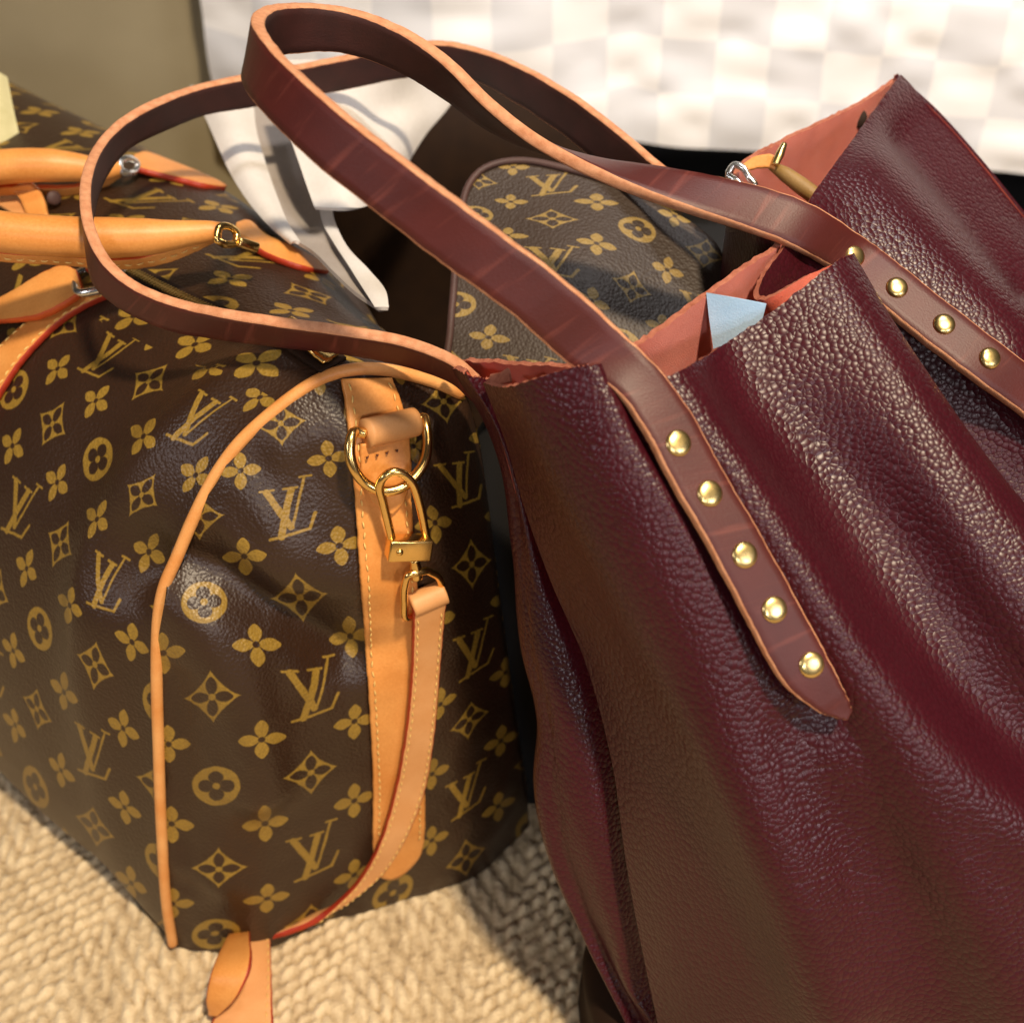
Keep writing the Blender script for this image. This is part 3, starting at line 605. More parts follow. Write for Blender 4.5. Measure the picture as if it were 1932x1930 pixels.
# back panel with the folded left side
def drop(x, y, d, dx=0., dy=0.):
    p = P(x, y, d); return np.array([p + np.array([dx*t, dy*t, -(p[2]-.012)*t]) for t in np.linspace(0, 1, 10)])
g0d = float((hit(bvh_end, 848, 742)-O_)@F_)-.003; print('G0', g0d, [((x, y), round(float((hit(bvh_end, x, y)-O_)@F_), 4)) for x, y in [(850, 735), (860, 760), (880, 780), (900, 900), (940, 1246)]])
bk = [fr[-1] + unit(fr[-1]-O_)*.003 - R_*.0015] + [drop(1688, 146, .562, .0, .0), drop(1620, 192, .545, .03, .02), drop(1540, 232, .530, .02, .03), drop(1460, 270, .515, .02, .03), drop(1390, 314, .500, .0, .03), drop(1385, 370, .482, 0, .03), drop(1430, 430, .460, 0, .03), drop(1462, 456, .452, 0, .03), drop(1400, 500, .438, 0, .03), drop(1300, 572, .421, 0, .03), drop(1200, 645, .406, 0, .03), drop(1120, 680, .408, .02, .03), drop(1020, 684, .422, .06, .03), drop(900, 676, .452, .10, .03),
 col((846, 688, min(g0d, .462)), (906, 782, .456), (942, 872, .456), (965, 1021, .467), (980, 1200, .478), (1014, 1348, .487), (1012, 1454, .495), (1041, 1589, .505), (1129, 1778, .52), (1203, 1930, .53), (1250, 2050, .54)),
 col((866, 700, .430), (921, 792, .438), (957, 892, .446), (982, 1040, .455), (1008, 1217, .463), (1045, 1370, .470), (1052, 1495, .479), (1080, 1640, .491), (1150, 1814, .508), (1212, 1930, .516), (1253, 2060, .530)),
 col((897, 712, .428), (943, 808, .436), (978, 925, .4445), (1015, 1075, .452), (1068, 1235, .457), (1110, 1405, .464), (1130, 1560, .473), (1158, 1735, .487), (1190, 1870, .501), (1232, 1935, .503), (1258, 2070, .517)),
 col((935, 716, .432), (975, 826, .446), (1008, 960, .456), (1060, 1100, .463), (1124, 1250, .468), (1176, 1435, .475), (1205, 1620, .485), (1238, 1800, .500), (1266, 1930, .510), (1288, 2080, .525))]
gB = surf(bk, 170, 240)
nB = grid_normals(gB); sB = 1 if (nB[80, -20]@(O_-gB[80, -20])) > 0 else -1
sx = np.linspace(0, 1, gB.shape[1])[None]*.7; ty = np.linspace(0, 1, gB.shape[0])[:, None]*.4
gB = gB + (nB*sB)*((.0020*(vnoise(sx/.03+3, ty/.07+0*sx, 21)-.5)+.0005*(vnoise(sx/.012, ty/.02, 22)-.5))*np.clip(ty/.03, .2, 1))[..., None]
gB[0] += np.outer(.00025*rng.standard_normal(gB.shape[1]), zh)
sheet('back_panel', gB, [M['burgundy'], M['suede'], M['rim']], tote, th=.0021, flip=(sB < 0))
# pale turned tab where the side seam meets the rim
sheet('seam_tab', np.array([[P(921, 722, .4165), P(940, 724, .411), P(962, 720, .404)], [P(925, 706, .4195), P(945, 702, .414), P(958, 694, .409)], [P(940, 704, .424), P(950, 706, .418), P(960, 712, .409)]]), [M['rim']]*3, tote, th=.001)

# handles
WS = .0178
def edge2(e1, px, w=WS, far=True):
    r = unit(ray(*px)); q = e1-O_; b = q@r; c = q@q-w*w; D = b*b-c
    return b if D < 0 else b+(math.sqrt(D) if far else -math.sqrt(D))
def strap_curves(free):
    """free: (E1 px, d, E2 px) -> two edge curves with an even strap width"""
    e1 = np.array([P(a[0], a[1], d) for a, d, _ in free]); ts = np.array([edge2(p, b) for p, (_, _, b) in zip(e1, free)])
    for _ in range(2): ts[1:-1] = (ts[:-2]+2*ts[1:-1]+ts[2:])/4
    e2 = np.array([O_+unit(ray(*b))*t for t, (_, _, b) in zip(ts, free)]); return e1, e2
OFF = .0034
L_end = [((1602, 1336), (1592, 1357)), ((1597, 1318), (1556, 1346)), ((1585, 1292), (1527, 1332)), ((1557, 1236), (1468, 1278)), ((1500, 1132), (1404, 1160)), ((1432, 1010), (1335, 1030)), ((1362, 892), (1264, 908)), ((1303, 785), (1215, 815))]
le1 = np.array([hit(bvhF, *a, OFF) for a, b in L_end])
def dep(p): return float((p-O_)@F_)
le2 = np.array([P(*b, min(dep(e)-t, dep(hit(bvhF, *b, OFF)))) for e, (a, b), t in zip(le1, L_end, (.0003, .0005, .001, .002, .0032, .004, .0042, .004))])
free = [((1245, 702), .376, (1158, 738)), ((1168, 622), .374, (1075, 688)), ((1060, 525), .366, (965, 590)), ((940, 435), .360, (848, 505)), ((800, 330), .357, (715, 400)), ((660, 222), .361, (590, 300)), ((560, 135), .370, (505, 215)), ((503, 72), .383, (469, 165)),
  ((487, 36), .399, (472, 132)), ((508, 15), .418, (495, 112)), ((560, 9), .432, (542, 100)), ((640, 15), .440, (625, 95)), ((720, 39), .443, (705, 112)), ((790, 75), .443, (780, 145)), ((850, 121), .442, (850, 188)), ((920, 192), .441, (926, 240)), ((1000, 258), .440, (1012, 276)), ((1090, 311), .440, (1128, 308)), ((1200, 362), .441, (1243, 322)), ((1310, 402), .442, (1358, 340)), ((1420, 438), .445, (1468, 366)), ((1500, 470), .448, (1548, 398))]
f1, f2 = strap_curves(free); f2[0] = P(1158, 738, .3745)
R_end = [((1575, 512), (1628, 452)), ((1640, 562), (1698, 505)), ((1730, 636), (1786, 575)), ((1830, 712), (1890, 655)), ((1940, 792), (2000, 735)), ((2040, 872), (2100, 812))]
def hitC(x, y, o):
    # the strap end lies on the far fold, so pass the near one
    r = unit(ray(x, y)); p = Vector(O_); best = None
    for _ in range(6):
        h = bvhF.ray_cast(p, Vector(r))
        if h[0] is None: break
        best = h[0]
        if (np.array(best)-O_)@F_ > .452: break
        p = best + Vector(r)*.0005
    return np.array(best)-r*o
re2 = np.array([hitC(*b, OFF) for a, b in R_end]); re1 = np.array([P(*a, min(dep(e)-.003, dep(hitC(*a, OFF)))) for e, (a, b) in zip(re2, R_end)])
def smooth3(a, k=1):
    for _ in range(k): a[1:-1] = (a[:-2]+2*a[1:-1]+a[2:])/4
    return a
e1 = np.concatenate([le1, f1, re1]); e2 = np.concatenate([le2, f2, re2])
hs, HA1, HA2, hn = ribbon('handle_strap', e1, e2, .0046, [M['strap'], M['strap_in'], M['edge']], tote, n=420, side=1, tip1=True)
hs['label'] = 'front handle strap with brass studs'
bvhS = BVHTree.FromPolygons([v.co for v in hs.data.vertices], [tuple(p.vertices) for p in hs.data.polygons])
for x, y in [(1280, 836), (1339, 931), (1405, 1047), (1461, 1150), (1531, 1254)]:
    p = hit(bvhS, x, y, 0); k = int(np.argmin(np.linalg.norm((HA1+HA2)/2-p, axis=1))); n = np.array(bvhS.find_nearest(Vector(p))[1]); n = n if n@(O_-p) > 0 else -n
    dome('stud', p+n*.0002, n, .0041, .0012, M['brass_dull'], hs, dent=.15)
for x, y in [(1612, 484), (1692, 543), (1781, 612), (1867, 676)]:
    p = hit(bvhS, x, y, 0); k = int(np.argmin(np.linalg.norm((HA1+HA2)/2-p, axis=1))); n = np.array(bvhS.find_nearest(Vector(p))[1]); n = n if n@(O_-p) > 0 else -n
    dome('stud', p+n*.0002, n, .0041, .0017, M['brass_dull'], hs, dent=.1)
freeB = [((1400, 400), .484, (1385, 425)), ((1345, 368), .490, (1325, 398)), ((1290, 345), .497, (1262, 376)), ((1245, 312), .505, (1206, 358)), ((1170, 248), .517, (1138, 310)), ((1080, 180), .530, (1056, 245)), ((990, 128), .545, (972, 190)), ((910, 96), .558, (903, 152)), ((830, 80), .566, (830, 138)), ((740, 90), .569, (745, 147)), ((640, 110), .570, (650, 167)), ((560, 126), .568, (565, 182)), ((465, 144), .560, (470, 200)), ((380, 162), .550, (385, 215)), ((300, 190), .530, (305, 245)), ((232, 228), .514, (240, 277)), ((187, 275), .497, (202, 320)), ((164, 330), .476, (178, 368)), ((161, 385), .460, (168, 424)), ((171, 435), .453, (172, 480)), ((196, 485), .449, (182, 530)), ((236, 525), .447, (206, 560)), ((286, 553), .445, (252, 590)), ((350, 574), .444, (327, 620)), ((430, 591), .440, (415, 634)), ((540, 608), .437, (528, 648)), ((650, 623), .436, (641, 660)), ((760, 642), .437, (750, 680)), ((850, 676), .441, (848, 712)), ((900, 715), .446, (897, 752))]
b1, b2 = strap_curves(freeB)
hb, *_ = ribbon('handle_strap', b1, b2, .0042, [M['strap_in'], M['strap'], M['edge']], tote, n=340, side=1)
hb['label'] = 'back handle strap lying over the duffle'

bvhB = BVHTree.FromPolygons([Vector(v) for v in gB.reshape(-1, 3)], qfaces(*gB.shape[:2]))

# ------------------------------------------------------------------ duffle handles
def hb_(pts, off): return on_surface(pts, bvh_body, off)
def lay(pts):
    d = [None if (h := hit(bvh_body, x, y, o)) is None else float((h-O_)@F_) for x, y, o in pts]; ok = [i for i, q in enumerate(d) if q is not None]
    return np.array([P(x, y, float(np.interp(i, ok, [d[k] for k in ok])) if ok else .5) for i, (x, y, o) in enumerate(pts)])
# near handle: rolled tube with a stitched flap, ring and mount tab
M_T3 = [M['tan'], M['tan'], M['orange_edge']]; M_TR = [M['tan'], M['tan'], M['red_edge']]; M_TT = [M['tan']]*3
hd = col((-150, 405, .470), (-60, 425, .472), (0, 437, .474), (100, 446, .478), (200, 449, .482), (300, 446, .486), (360, 440, .489), (395, 437, .491), (418, 438, .492))
rolled = tube('rolled_handle', hd, [.0080, .0080, .0080, .0080, .0080, .0080, .0072, .0052, .0038], M['tan'], duf, n=90, seg=24)
hf = ribbon('handle_flap', col((-150, 455, .478), (0, 473, .480), (120, 480, .484), (230, 486, .488), (300, 474, .491), (360, 455, .494), (405, 442, .495)), col((-150, 470, .484), (0, 489, .486), (120, 497, .490), (235, 505, .494), (310, 494, .497), (368, 472, .499), (408, 450, .499)), .0026, M_T3, rolled, n=80)
stitches('stitching', hf[1], hf[2], flipside(hf[3]), .5, rolled, 4, 74, .0046, .0030, .0014)
tube('handle_ring', col((408, 452, .486), (414, 430, .487), (432, 428, .491), (446, 440, .495), (444, 458, .494), (424, 462, .489)), .0016, M['brass'], duf, n=50, closed=True, seg=10)
rg0, rg1 = P(448, 456, .494), P(486, 468, .500); ax = unit(rg1-rg0); az = unit(np.cross(ax, np.array([0, .3, 1.]))); rbox('handle_buckle', (rg0+rg1)/2, ax, az, np.cross(ax, az), .0095, .0042, .0042, M['brass'], duf, .25)
ribbon('handle_tab', lay([(446, 424, .012), (470, 420, .011), (500, 446, .006), (550, 468, .005), (590, 488, .004), (622, 508, .003)]), lay([(440, 446, .012), (470, 462, .010), (500, 482, .005), (545, 500, .004), (580, 510, .003), (618, 520, .003)]), .0030, M_TR, duf, n=60, tip1=True)
# far leg of the handle
hd2 = col((-150, 345, .560), (-60, 326, .560), (0, 316, .561), (70, 312, .564), (140, 316, .568), (190, 322, .572), (225, 318, .576))
rolled2 = tube('rolled_handle', hd2, [.0078, .0078, .0078, .0078, .0076, .0062, .0036], M['tan'], duf, n=80, seg=24)
ribbon('handle_flap', col((-150, 372, .566), (0, 350, .568), (80, 352, .572), (140, 350, .575), (185, 337, .577), (222, 322, .580)), col((-150, 388, .572), (0, 366, .574), (80, 368, .577), (148, 368, .580), (196, 352, .583), (228, 330, .584)), .0026, M_T3, rolled2, n=70)
tube('handle_ring', col((226, 322, .574), (228, 304, .576), (246, 300, .581), (258, 310, .585), (254, 324, .583), (240, 328, .578)), .0017, M['silver'], duf, n=50, closed=True, seg=10)
ribbon('handle_tab', lay([(252, 296, .012), (275, 290, .010), (310, 302, .006), (350, 318, .004), (392, 335, .003), (428, 350, .002)]), lay([(250, 318, .012), (275, 326, .009), (312, 335, .005), (352, 345, .004), (392, 355, .003), (424, 362, .002)]), .0030, M_TR, duf, n=60, tip1=True)
# closing strap between the two legs
ribbon('closing_strap', lay([(8, 352, .022), (25, 362, .014), (40, 380, .010), (52, 410, .008)]), lay([(58, 346, .022), (75, 360, .014), (85, 380, .010), (92, 410, .008)]), .003, M_TT, duf, n=30)
pc = hit(bvh_body, 102, 374, .010); dome('snap_button', pc, unit(O_-pc)+np.array([.5, 0, 0]), .0034, .0014, M['mauve'], duf)
# mount at the lower left: patch, tab and ring
hb_o = ribbon('handle_band', lay([(212, 556, .003), (160, 580, .003), (110, 613, .0035), (55, 668, .0035), (22, 712, .0035), (-30, 800, .0035), (-60, 860, .0035)]), lay([(190, 560, .003), (128, 570, .003), (66, 600, .0035), (10, 646, .0035), (-28, 690, .0035), (-90, 790, .0035), (-130, 860, .0035)]), .0030, M_TR, duf, n=90)
ribbon('handle_tab', lay([(-70, 596, .010), (-20, 575, .012), (30, 550, .013), (75, 522, .013), (118, 504, .013), (146, 512, .012)]), lay([(-70, 640, .008), (-20, 612, .011), (30, 606, .013), (80, 598, .013), (125, 576, .012), (158, 552, .011)]), .0036, M_T3, duf, n=60)
tube('handle_ring', lay([(140, 520, .010), (150, 552, .013), (178, 549, .012), (206, 540, .010), (214, 528, .010), (232, 508, .008), (200, 500, .006), (165, 506, .006)]), .0019, M['silver'], duf, n=70, closed=True, seg=10)
ribbon('ring_keeper', lay([(163, 512, .008), (182, 516, .008), (205, 532, .004)]), lay([(180, 490, .008), (196, 506, .008), (218, 522, .004)]), .0028, M_TR, duf, n=24)

for w in (.10, .90): stitches('stitching', hb_o[1], hb_o[2], flipside(hb_o[3]), w, hb_o[0], 2, 88, .0046, .0030, .0016)
# ------------------------------------------------------------------ shoulder strap clipped to the ring
ss = thing('shoulder_strap', 'tan shoulder strap with red edges hanging from the duffle ring by a brass clip', 'strap', tuple(Pz(700, 1700, 0)))
def ep(x, y, o): return hit(bvh_end, x, y, o)
lk = [ep(739, 1018, .0120), ep(735, 1000, .0125), ep(722, 945, .0135), ep(716, 918, .0150), ep(724, 900, .0165), ep(742, 890, .0175), ep(763, 896, .0175), ep(778, 912, .0165), ep(788, 938, .0150), ep(803, 1006, .0130), ep(805, 1018, .0120)]
clip = tube('snap_clip', lk, .0017, M['brass'], ss, n=70, seg=12)
e_x = unit(ep(809, 1014, .012)-ep(730, 1016, .012)); e_n = unit(nb_.mean(0)); e_n = unit(e_n-e_x*(e_n@e_x)); e_y = np.cross(e_n, e_x)
bc = ep(771, 1033, .0125); w_ = np.linalg.norm(ep(812, 1030, .0125)-ep(732, 1034, .0125))
rbox('clip_block', bc, e_x, e_y, e_n, w_, w_*.52, w_*.42, M['brass'], clip, .10)
tube('clip_swivel', [ep(781, 1055, .0125), ep(783, 1064, .0125), ep(786, 1090, .0125)], [.0017, .0024, .0026], M['brass'], clip, n=14, seg=14)
dome('clip_button', bc+e_n*(w_*.21)-e_x*w_*.27, e_n, .0014, .0010, M['brass'], clip)
r2 = [ep(786, 1080, .0145), ep(772, 1084, .0140), ep(764, 1105, .0130), ep(763, 1135, .0120), ep(767, 1165, .0110), ep(782, 1160, .0085), ep(815, 1135, .0080), ep(832, 1110, .0090), ep(828, 1090, .0105), ep(806, 1076, .0125)]
tube('strap_ring', r2, .0016, M['brass'], ss, n=80, closed=True, seg=12)
ra, rb = ep(776, 1142, .0085), ep(838, 1116, .0085); rd = unit(rb-ra)
tube('strap_fold', [ra, ra+rd*.001, (ra+rb)/2, rb-rd*.001, rb], .0052, M['tan_pale'], ss, n=16, seg=20)
def nearer(x, y, z, o=.010):
    h = hit(bvh_end, x, y, o); q = Pz(x, y, z); return q if h is None or np.linalg.norm(q-O_) < np.linalg.norm(h-O_) else h
s1 = np.array([ep(779, 1148, .0120), ep(778, 1200, .0100), ep(775, 1280, .0085), ep(765, 1380, .0095), ep(745, 1490, .0105), ep(715, 1590, .0120), nearer(670, 1668, .014), nearer(600, 1733, .012), Pz(548, 1757, .010), Pz(505, 1770, .008), Pz(462, 1780, .006)])
s2 = np.array([ep(841, 1122, .0120), ep(835, 1190, .0085), ep(829, 1260, .0070), ep(820, 1370, .0080), ep(803, 1480, .0100), ep(770, 1570, .0130), nearer(722, 1645, .012), nearer(655, 1698, .011), Pz(590, 1727, .010), Pz(545, 1743, .008), Pz(500, 1752, .006)])
st, S1, S2, sn = ribbon('strap_body', s1, s2, .0030, [M['tan_pale'], M['tan_pale'], M['red_edge']], ss, n=200, side=1)
sn = flipside(sn)
for w in (.13, .87): stitches('stitching', S1, S2, sn, w, st, 8, 150, .0044, .0027, .0016, .00036)
stb, *_ = ribbon('strap_tail', np.array([Pz(452, 1715, .003), Pz(440, 1752, .008), Pz(424, 1780, .022), Pz(402, 1830, .030), Pz(391, 1880, .022), Pz(396, 1912, .010)]), np.array([Pz(482, 1712, .003), Pz(473, 1748, .009), Pz(472, 1772, .024), Pz(474, 1818, .034), Pz(452, 1872, .028), Pz(412, 1914, .012)]), .0026, [M['tan'], M['tan'], M['red_edge']], ss, n=50)
tg = ribbon('strap_tail', np.array([Pz(462, 1715, .003), Pz(468, 1800, .009), Pz(455, 1860, .009), Pz(420, 1905, .008), Pz(398, 1935, .006), Pz(402, 2020, .004)]), np.array([Pz(506, 1708, .003), Pz(511, 1800, .008), Pz(513, 1860, .008), Pz(515, 1915, .007), Pz(517, 1960, .006), Pz(520, 2030, .004)]), .0028, [M['tan_pale'], M['tan'], M['red_edge']], ss, n=60)

stitches('stitching', tg[1], tg[2], flipside(tg[3]), .88, tg[0], 6, 56, .0044, .0027, .0016, .00036)

# ------------------------------------------------------------------ things inside the tote
bp = sheet('blue_paper', np.array([[P(1333, 552, .4235), P(1390, 562, .4215), P(1446, 573, .4195)], [P(1338, 596, .4275), P(1390, 600, .4245), P(1440, 596, .4225)], [P(1350, 680, .434), P(1385, 670, .430), P(1425, 650, .427)]]), [M['blue']]*3, None, th=.0006)
tag(bp, 'pale blue folded paper corner standing against the coral inside of the tote', 'paper')
zp_ = thing('zip_pouch', 'gold zip end with tan pull and silver clasp poking out of the tote mouth', 'pouch', tuple(P(1500, 345, .488)))
tube('zip_roll', col((1452, 312, .492), (1475, 325, .489), (1510, 350, .487), (1540, 372, .486), (1570, 395, .486)), [.0015, .0030, .0034, .0034, .0030], flat_leather('olive gold zip cloth', (.20, .115, .03), (.32, .19, .06), .5), zp_, n=30, seg=14)
ribbon('tan_pull', col((1398, 312, .492), (1425, 296, .491), (1452, 292, .490), (1468, 300, .489)), col((1402, 326, .492), (1430, 318, .491), (1452, 318, .490), (1462, 322, .489)), .0024, [M['tan']]*3, zp_, n=24)
tube('zip_slider', col((1462, 312, .486), (1472, 290, .486), (1480, 272, .487)), [.0016, .0018, .0012], M['brass_dull'], zp_, n=16, seg=10)
tube('clasp', col((1372, 330, .491), (1386, 312, .490), (1402, 318, .489), (1414, 336, .488), (1424, 350, .488), (1410, 356, .489), (1392, 344, .490)), .0014, M['silver'], zp_, n=40, closed=True, seg=10)
rvh = hit(bvhB, 1617, 224, .001); dome('rivet_back', rvh, unit(O_-rvh), .0044, .002, M['dark'], tote)

# ------------------------------------------------------------------ monogram bag standing behind the tote
mb = thing('monogram_bag', 'small rounded monogram canvas bag with dark binding standing between the tote and the dark bag', 'bag', tuple(Pz(1050, 600, 0)))
lcol = [(846, 740), (848, 690), (850, 620), (854, 560), (862, 470), (870, 405), (884, 352), (915, 320), (960, 307)]
tps_mb = TPS([(1032, 346), (1043, 413), (1043, 488), (1205, 431), (1194, 544), (901, 404), (963, 382), (956, 444), (968, 317), (1127, 382), (1125, 459), (1116, 568), (1258, 510), (921, 637)], [(2, 1), (2, 0), (2, -1), (4, 0), (4, -1), (0, 0), (1, .5), (1, -.5), (1, 1.5), (3, .5), (3, -.5), (3, -1.5), (5, -.5), (1, -2.5)])
def mbd(x, y): return .500 + (690-y)/400*.040 - .012*math.exp(-((x-1080)/160)**2-((y-520)/150)**2)
outl = [(1000, 716), (900, 712), (850, 704), (850, 620), (855, 560), (862, 470), (870, 405), (882, 355), (905, 325), (945, 308), (990, 305), (1060, 318), (1150, 345), (1240, 385), (1320, 430), (1356, 465), (1368, 500), (1366, 560), (1355, 620), (1300, 680), (1150, 712), (1000, 716)]
o2 = resample(spl(np.array(outl, float), 300), 121); c2 = np.array([1085., 560.])
rings = []; 
for s in np.linspace(0, 1, 26): rings.append(np.array([P(*q, mbd(*q)) for q in (c2 + (o2-c2)*s)]))
rim = rings[-1]
for k, (grow, bk_) in enumerate([(1.0, .006), (.99, .014), (.97, .028), (.94, .04), (.85, .048)]):
    rings.append(np.array([P(*q, mbd(*q)+bk_) for q in (c2+(o2-c2)*grow)]))
gm = np.stack(rings, 0)
sheet('bag_body', gm, [M['canvas_far']], mb, uv=tps_mb(pix(gm.reshape(-1, 3))), flip=True)
tube('binding', rim[12:64]+np.array([0, -.0005, .0005]), .0016, M['mauve'], mb, seg=10)
# the rest of it, down to the rug
lo = np.stack([np.stack([np.array([x, y, z]) for x in np.linspace(gm[25, :, 0].min()+.012, gm[25, :, 0].max()-.006, 8)]) for y, z in [(.505, .285), (.520, .1), (.52, .001), (.56, .001), (.56, .285)]])
sheet('bag_foot', lo, [M['canvas_far']], mb, uv=lo.reshape(-1, 3)[:, [0, 2]]/.02)

# ------------------------------------------------------------------ dark brown bag behind
def domed(name, c, hw, hd, hz, mat_, parent=None, nz=36, ns=64, p=2.6, yaw=0.):
    v = []
    zs = np.concatenate([np.linspace(0, .72, 16), .72+.28*np.sin(np.linspace(0, math.pi/2, nz-15))[1:]])
    for z in zs:
        k = 1.0 if z < .72 else math.sqrt(max(1-((z-.72)/.28)**2, 0)); k = max(k, .004)
        for t in np.linspace(0, 2*math.pi, ns, endpoint=False):
            x = hw*k*math.copysign(abs(math.cos(t))**(2/p), math.cos(t)); y = hd*(.35+.65*k)*k**.3*math.copysign(abs(math.sin(t))**(2/p), math.sin(t))
            wv = 1+.03*math.sin(3*t+z*7)
            x, y = x*wv, y*wv; v.append((c[0]+x*math.cos(yaw)-y*math.sin(yaw), c[1]+x*math.sin(yaw)+y*math.cos(yaw), c[2]+z*hz))
    return link(name, v, qfaces(len(zs), ns, 0, True)+[tuple(range((len(zs)-1)*ns, len(zs)*ns)), tuple(reversed(range(ns)))], mat_, parent)
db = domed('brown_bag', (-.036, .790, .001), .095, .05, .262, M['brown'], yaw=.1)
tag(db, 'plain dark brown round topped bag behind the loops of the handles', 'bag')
bb = domed('dark_gap_filler', (.033, .440, .0), .058, .028, .262, M['black'], yaw=.25)  # made-up solid that turns the gap between the bags black
tag(bb, 'shade black filler added to darken the gap between duffle and tote', 'bag')
pk = domed('leather_pouch', (.062, .268, .0), .026, .05, .052, M['brown'], yaw=.25)
tag(pk, 'dark brown leather pouch on the rug half hidden under the tote', 'pouch')

# ------------------------------------------------------------------ back of the room
def fabric(name, c0, c1, sc):
    m, nt, b = mat(name, c0, .9, 0, .15, .25); uv = coords(nt)
    w1 = N(nt, 'ShaderNodeTexWave', Scale=sc, Distortion=1.5, Detail=2); w1.bands_direction = 'X'; nt.links.new(uv, w1.inputs['Vector'])
    w2 = N(nt, 'ShaderNodeTexWave', Scale=sc, Distortion=1.5, Detail=2); w2.bands_direction = 'Y'; nt.links.new(uv, w2.inputs['Vector'])
    g = noise(nt, uv, 14, 4); k = X(nt, w1.outputs['Fac'])*.3+X(nt, w2.outputs['Fac'])*.3+X(nt, g.outputs[0])*.5
    nt.links.new(ramp(nt, k.s, [(.3, c0), (.8, c1)]), b.inputs['Base Color']); bump(nt, b, k.s, .4, .001); return m
M['olive'] = fabric('olive upholstery', (.245, .205, .125), (.36, .305, .195), 160)
xs = np.linspace(-1.5, -.06, 100); zs = np.linspace(0.002, .62, 50); gx, gz_ = np.meshgrid(xs, zs)
gy = 1.02 + .006*np.sin(gx*23)+.006*(vnoise(gx/.12, gz_/.5, 31)-.5) + .05*np.clip((gx+.095)/.035, 0, 1)**2 + .05*np.clip((gz_-.56)/.06, 0, 1)**2
so = thing('sofa', 'olive woven upholstered sofa front behind the duffle at the upper left', 'sofa', (-.8, 1.1, 0))
gg = np.stack([gx, gy, gz_], -1); sheet('seat_front', gg, [M['olive']]*3, so, th=.01, flip=True)
xs = np.linspace(-1.5, -.06, 40); ys = np.linspace(1.075, 1.7, 20); gx, gy = np.meshgrid(xs, ys)
sheet('seat_cushion', np.stack([gx, gy, .60+.02*np.sin((gy-1.07)*5)+0*gx], -1), [M['olive']]*3, so, th=.03)

def checks():
    m, nt, b = mat('white and grey checked cloth', (.8, .8, .8), .8, 0, .2, .2); tc = N(nt, 'ShaderNodeTexCoord'); sp = N(nt, 'ShaderNodeSeparateXYZ'); nt.links.new(tc.outputs['UV'], sp.inputs[0])
    nz = noise(nt, tc.outputs['UV'], 9, 3); q = X(nt, nz.outputs[0])-.5
    u = X(nt, sp.outputs[0])*(1/.045)+q*.25; v = X(nt, sp.outputs[1])*(1/.042)+q*.25
    par = (u.op('FLOOR')+v.op('FLOOR')).mod2().op('ROUND')
    f = noise(nt, tc.outputs['UV'], 900, 3)
    k = par*(.75+q*.5)
    nt.links.new(mixc(nt, k, (.84, .83, .83), (.64, .65, .69)), b.inputs['Base Color']); bump(nt, b, f.outputs[0], .3, .001); return m
M['checks'] = checks()
cc = thing('checked_cloth', 'white and pale grey checked padded cloth hanging across the back', 'cloth', (.3, .92, 0))
hx = [(425, 235), (500, 250), (600, 262), (800, 262), (1000, 262), (1180, 247), (1300, 270), (1450, 292), (1600, 305), (1750, 312), (1932, 318), (2150, 322), (2400, 330)]
hem = resample(np.array([P(x, y, 1.02) for x, y in hx]), 150)
rows = 90; gcl = np.zeros((rows, 150, 3))
for i, s in enumerate(np.linspace(0, 1, rows)):
    z = s*.42; gcl[i] = hem + np.array([0, .035*s, 0]) + np.outer(np.full(150, 1), zh)*z
ux = np.cumsum(np.r_[0, np.linalg.norm(np.diff(hem, axis=0), axis=1)]); U2, V2 = np.meshgrid(ux, np.linspace(0, .42, rows))
wr = np.abs(((V2/.040+.35*(vnoise(U2/.07, V2/.2, 41)-.5)) % 1)-.5)
gcl[..., 1] += -.007*vnoise(U2/.045+.5, V2/.042+.5, 42) - .004*vnoise(U2/.030, V2/.018, 43) - .014*vnoise(U2/.16, V2/.06, 44) - .025*np.sin(U2*9)
sheet('checked_panel', gcl, [M['checks']]*3, cc, th=.006, uv=np.stack([U2, V2], -1).reshape(-1, 2), flip=True)
# white folds of the same cloth falling to a narrow tail
def tail_d(x, y): return float(np.interp(y, [150, 230, 300, 400, 460, 520, 595], [.815, .785, .755, .712, .682, .655, .628]))
sil = [(393, 229), (409, 266), (438, 329), (470, 380), (510, 427), (542, 451), (589, 480), (629, 520), (669, 557), (716, 589)]
offd = min([0.]+[float((h-O_)@F_)-.011-tail_d(x, y) for dx in (0, 12) for x, y in [(a+dx, b-dx*.3) for a, b in sil] if (h := hit(bvh_body, x, y)) is not None])
def strip(L, Rr, n, m, lift, convex):
    L = resample(spl(np.array(L, float), 200), n); Rr = resample(spl(np.array(Rr, float), 200), n); g = np.zeros((n, m, 3))
    for i in range(n):
        for j in range(m):
            w = j/(m-1); q = L[i]*(1-w)+Rr[i]*w; wd = np.linalg.norm(L[i]-Rr[i])/2300*.7
            g[i, j] = P(*q, tail_d(*q)+offd-lift-convex*wd*math.sin(math.pi*w))
    return g
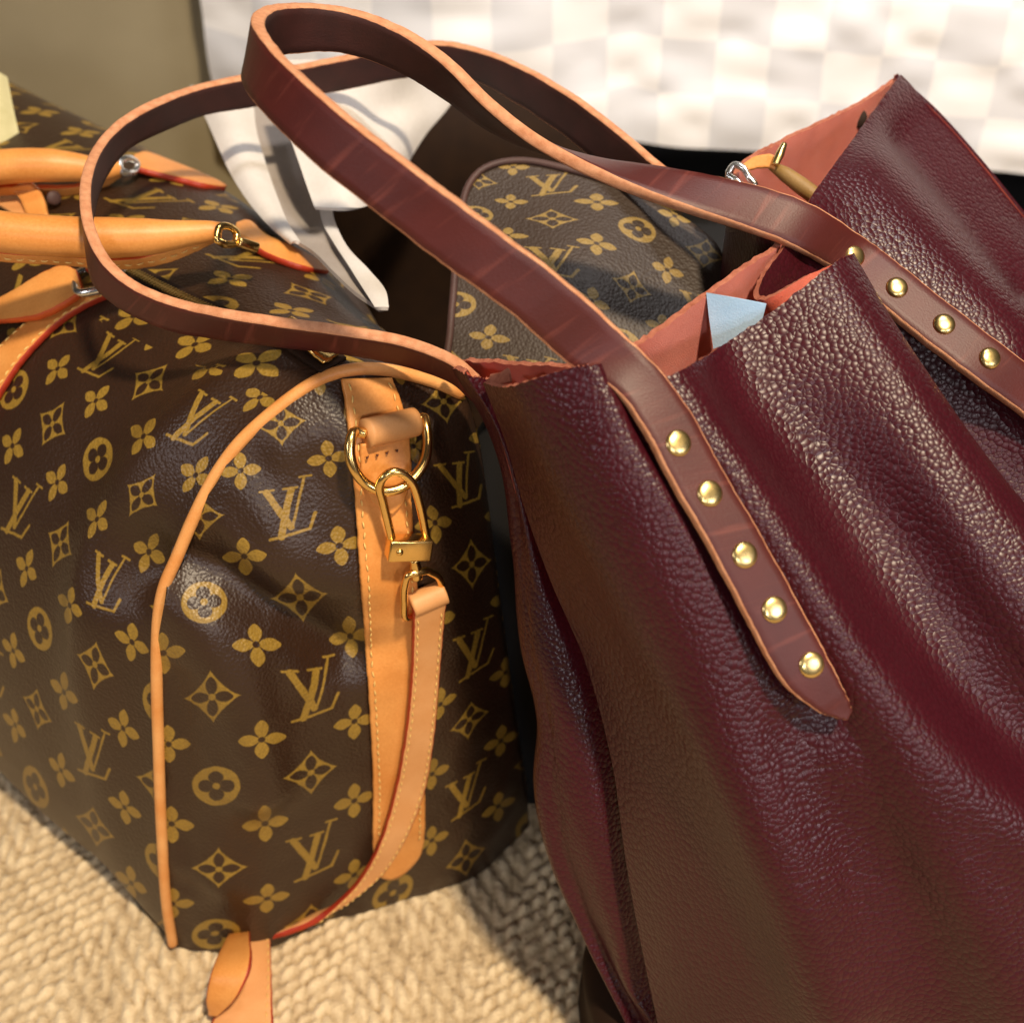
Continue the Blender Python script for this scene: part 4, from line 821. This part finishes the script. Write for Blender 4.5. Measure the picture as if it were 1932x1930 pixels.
sheet('shaded_valley_fold', strip([(370, 165), (380, 200)]+sil, [(600, 165), (600, 250), (606, 330), (613, 398), (618, 440), (655, 475), (695, 517), (727, 557), (731, 586)], 60, 24, 0, -.30), [M['white_shaded']]*3, cc, th=.0015)  # valley between the white folds, its shade painted into the cloth colour
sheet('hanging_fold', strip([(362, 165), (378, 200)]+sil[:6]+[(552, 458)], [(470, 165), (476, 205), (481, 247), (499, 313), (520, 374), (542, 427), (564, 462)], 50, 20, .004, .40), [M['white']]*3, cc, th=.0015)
sheet('tail_strip', strip([(602, 376), (610, 425), (629, 459), (655, 499), (682, 541), (710, 585)], [(622, 374), (630, 420), (655, 472), (695, 515), (727, 556), (732, 586)], 40, 14, .005, .14), [M['white']]*3, cc, th=.0015)
fl = [col((520, 120, .775), (535, 200, .755), (548, 260, .735), (572, 330, .71), (596, 396, .695)), col((640, 120, .78), (640, 200, .755), (645, 260, .73), (650, 330, .705), (655, 398, .69)), col((740, 120, .80), (720, 200, .80), (705, 260, .765), (700, 320, .735), (692, 388, .715)), col((800, 125, .83), (775, 200, .825), (755, 260, .80), (742, 320, .77), (734, 364, .75)), col((880, 130, .87), (850, 190, .86), (800, 250, .84), (765, 305, .81), (738, 360, .76))]
fl = [O_+(c_-O_)*(1+(offd-.012)/.72) for c_ in fl]
sheet('turned_corner', surf(fl, 50, 50), [M['white']]*3, cc, th=.002)
pf = thing('shade_backdrop', 'added black backdrop for the shade under the hanging checked cloth', 'backdrop', (.5, 1.1, 0))  # added black backdrop standing in for the shade below the cloth
rbox('shade_slab', np.array([.62, 1.16, .026]), R_, np.array([0, 1., 0]), zh, 1.5, .62, .05, M['black'], pf, .1)
rbox('shade_back', np.array([.35, 1.50, .36]), R_, np.array([0, 1., 0]), zh, 2.2, .05, .70, M['black'], pf, .1)
cr = sheet('cream_cloth', surf([col((-70, 130, .66), (-60, 200, .655), (-50, 300, .645)), col((-30, 140, .64), (-20, 205, .635), (-5, 310, .625)), col((4, 160, .645), (18, 215, .64), (46, 310, .63))], 24, 24), [flat_leather('cream cloth', (.50, .46, .24), (.62, .57, .33), .8)]*3, None, th=.006)
tag(cr, 'pale cream cloth end at the left edge above the tan handle', 'cloth')
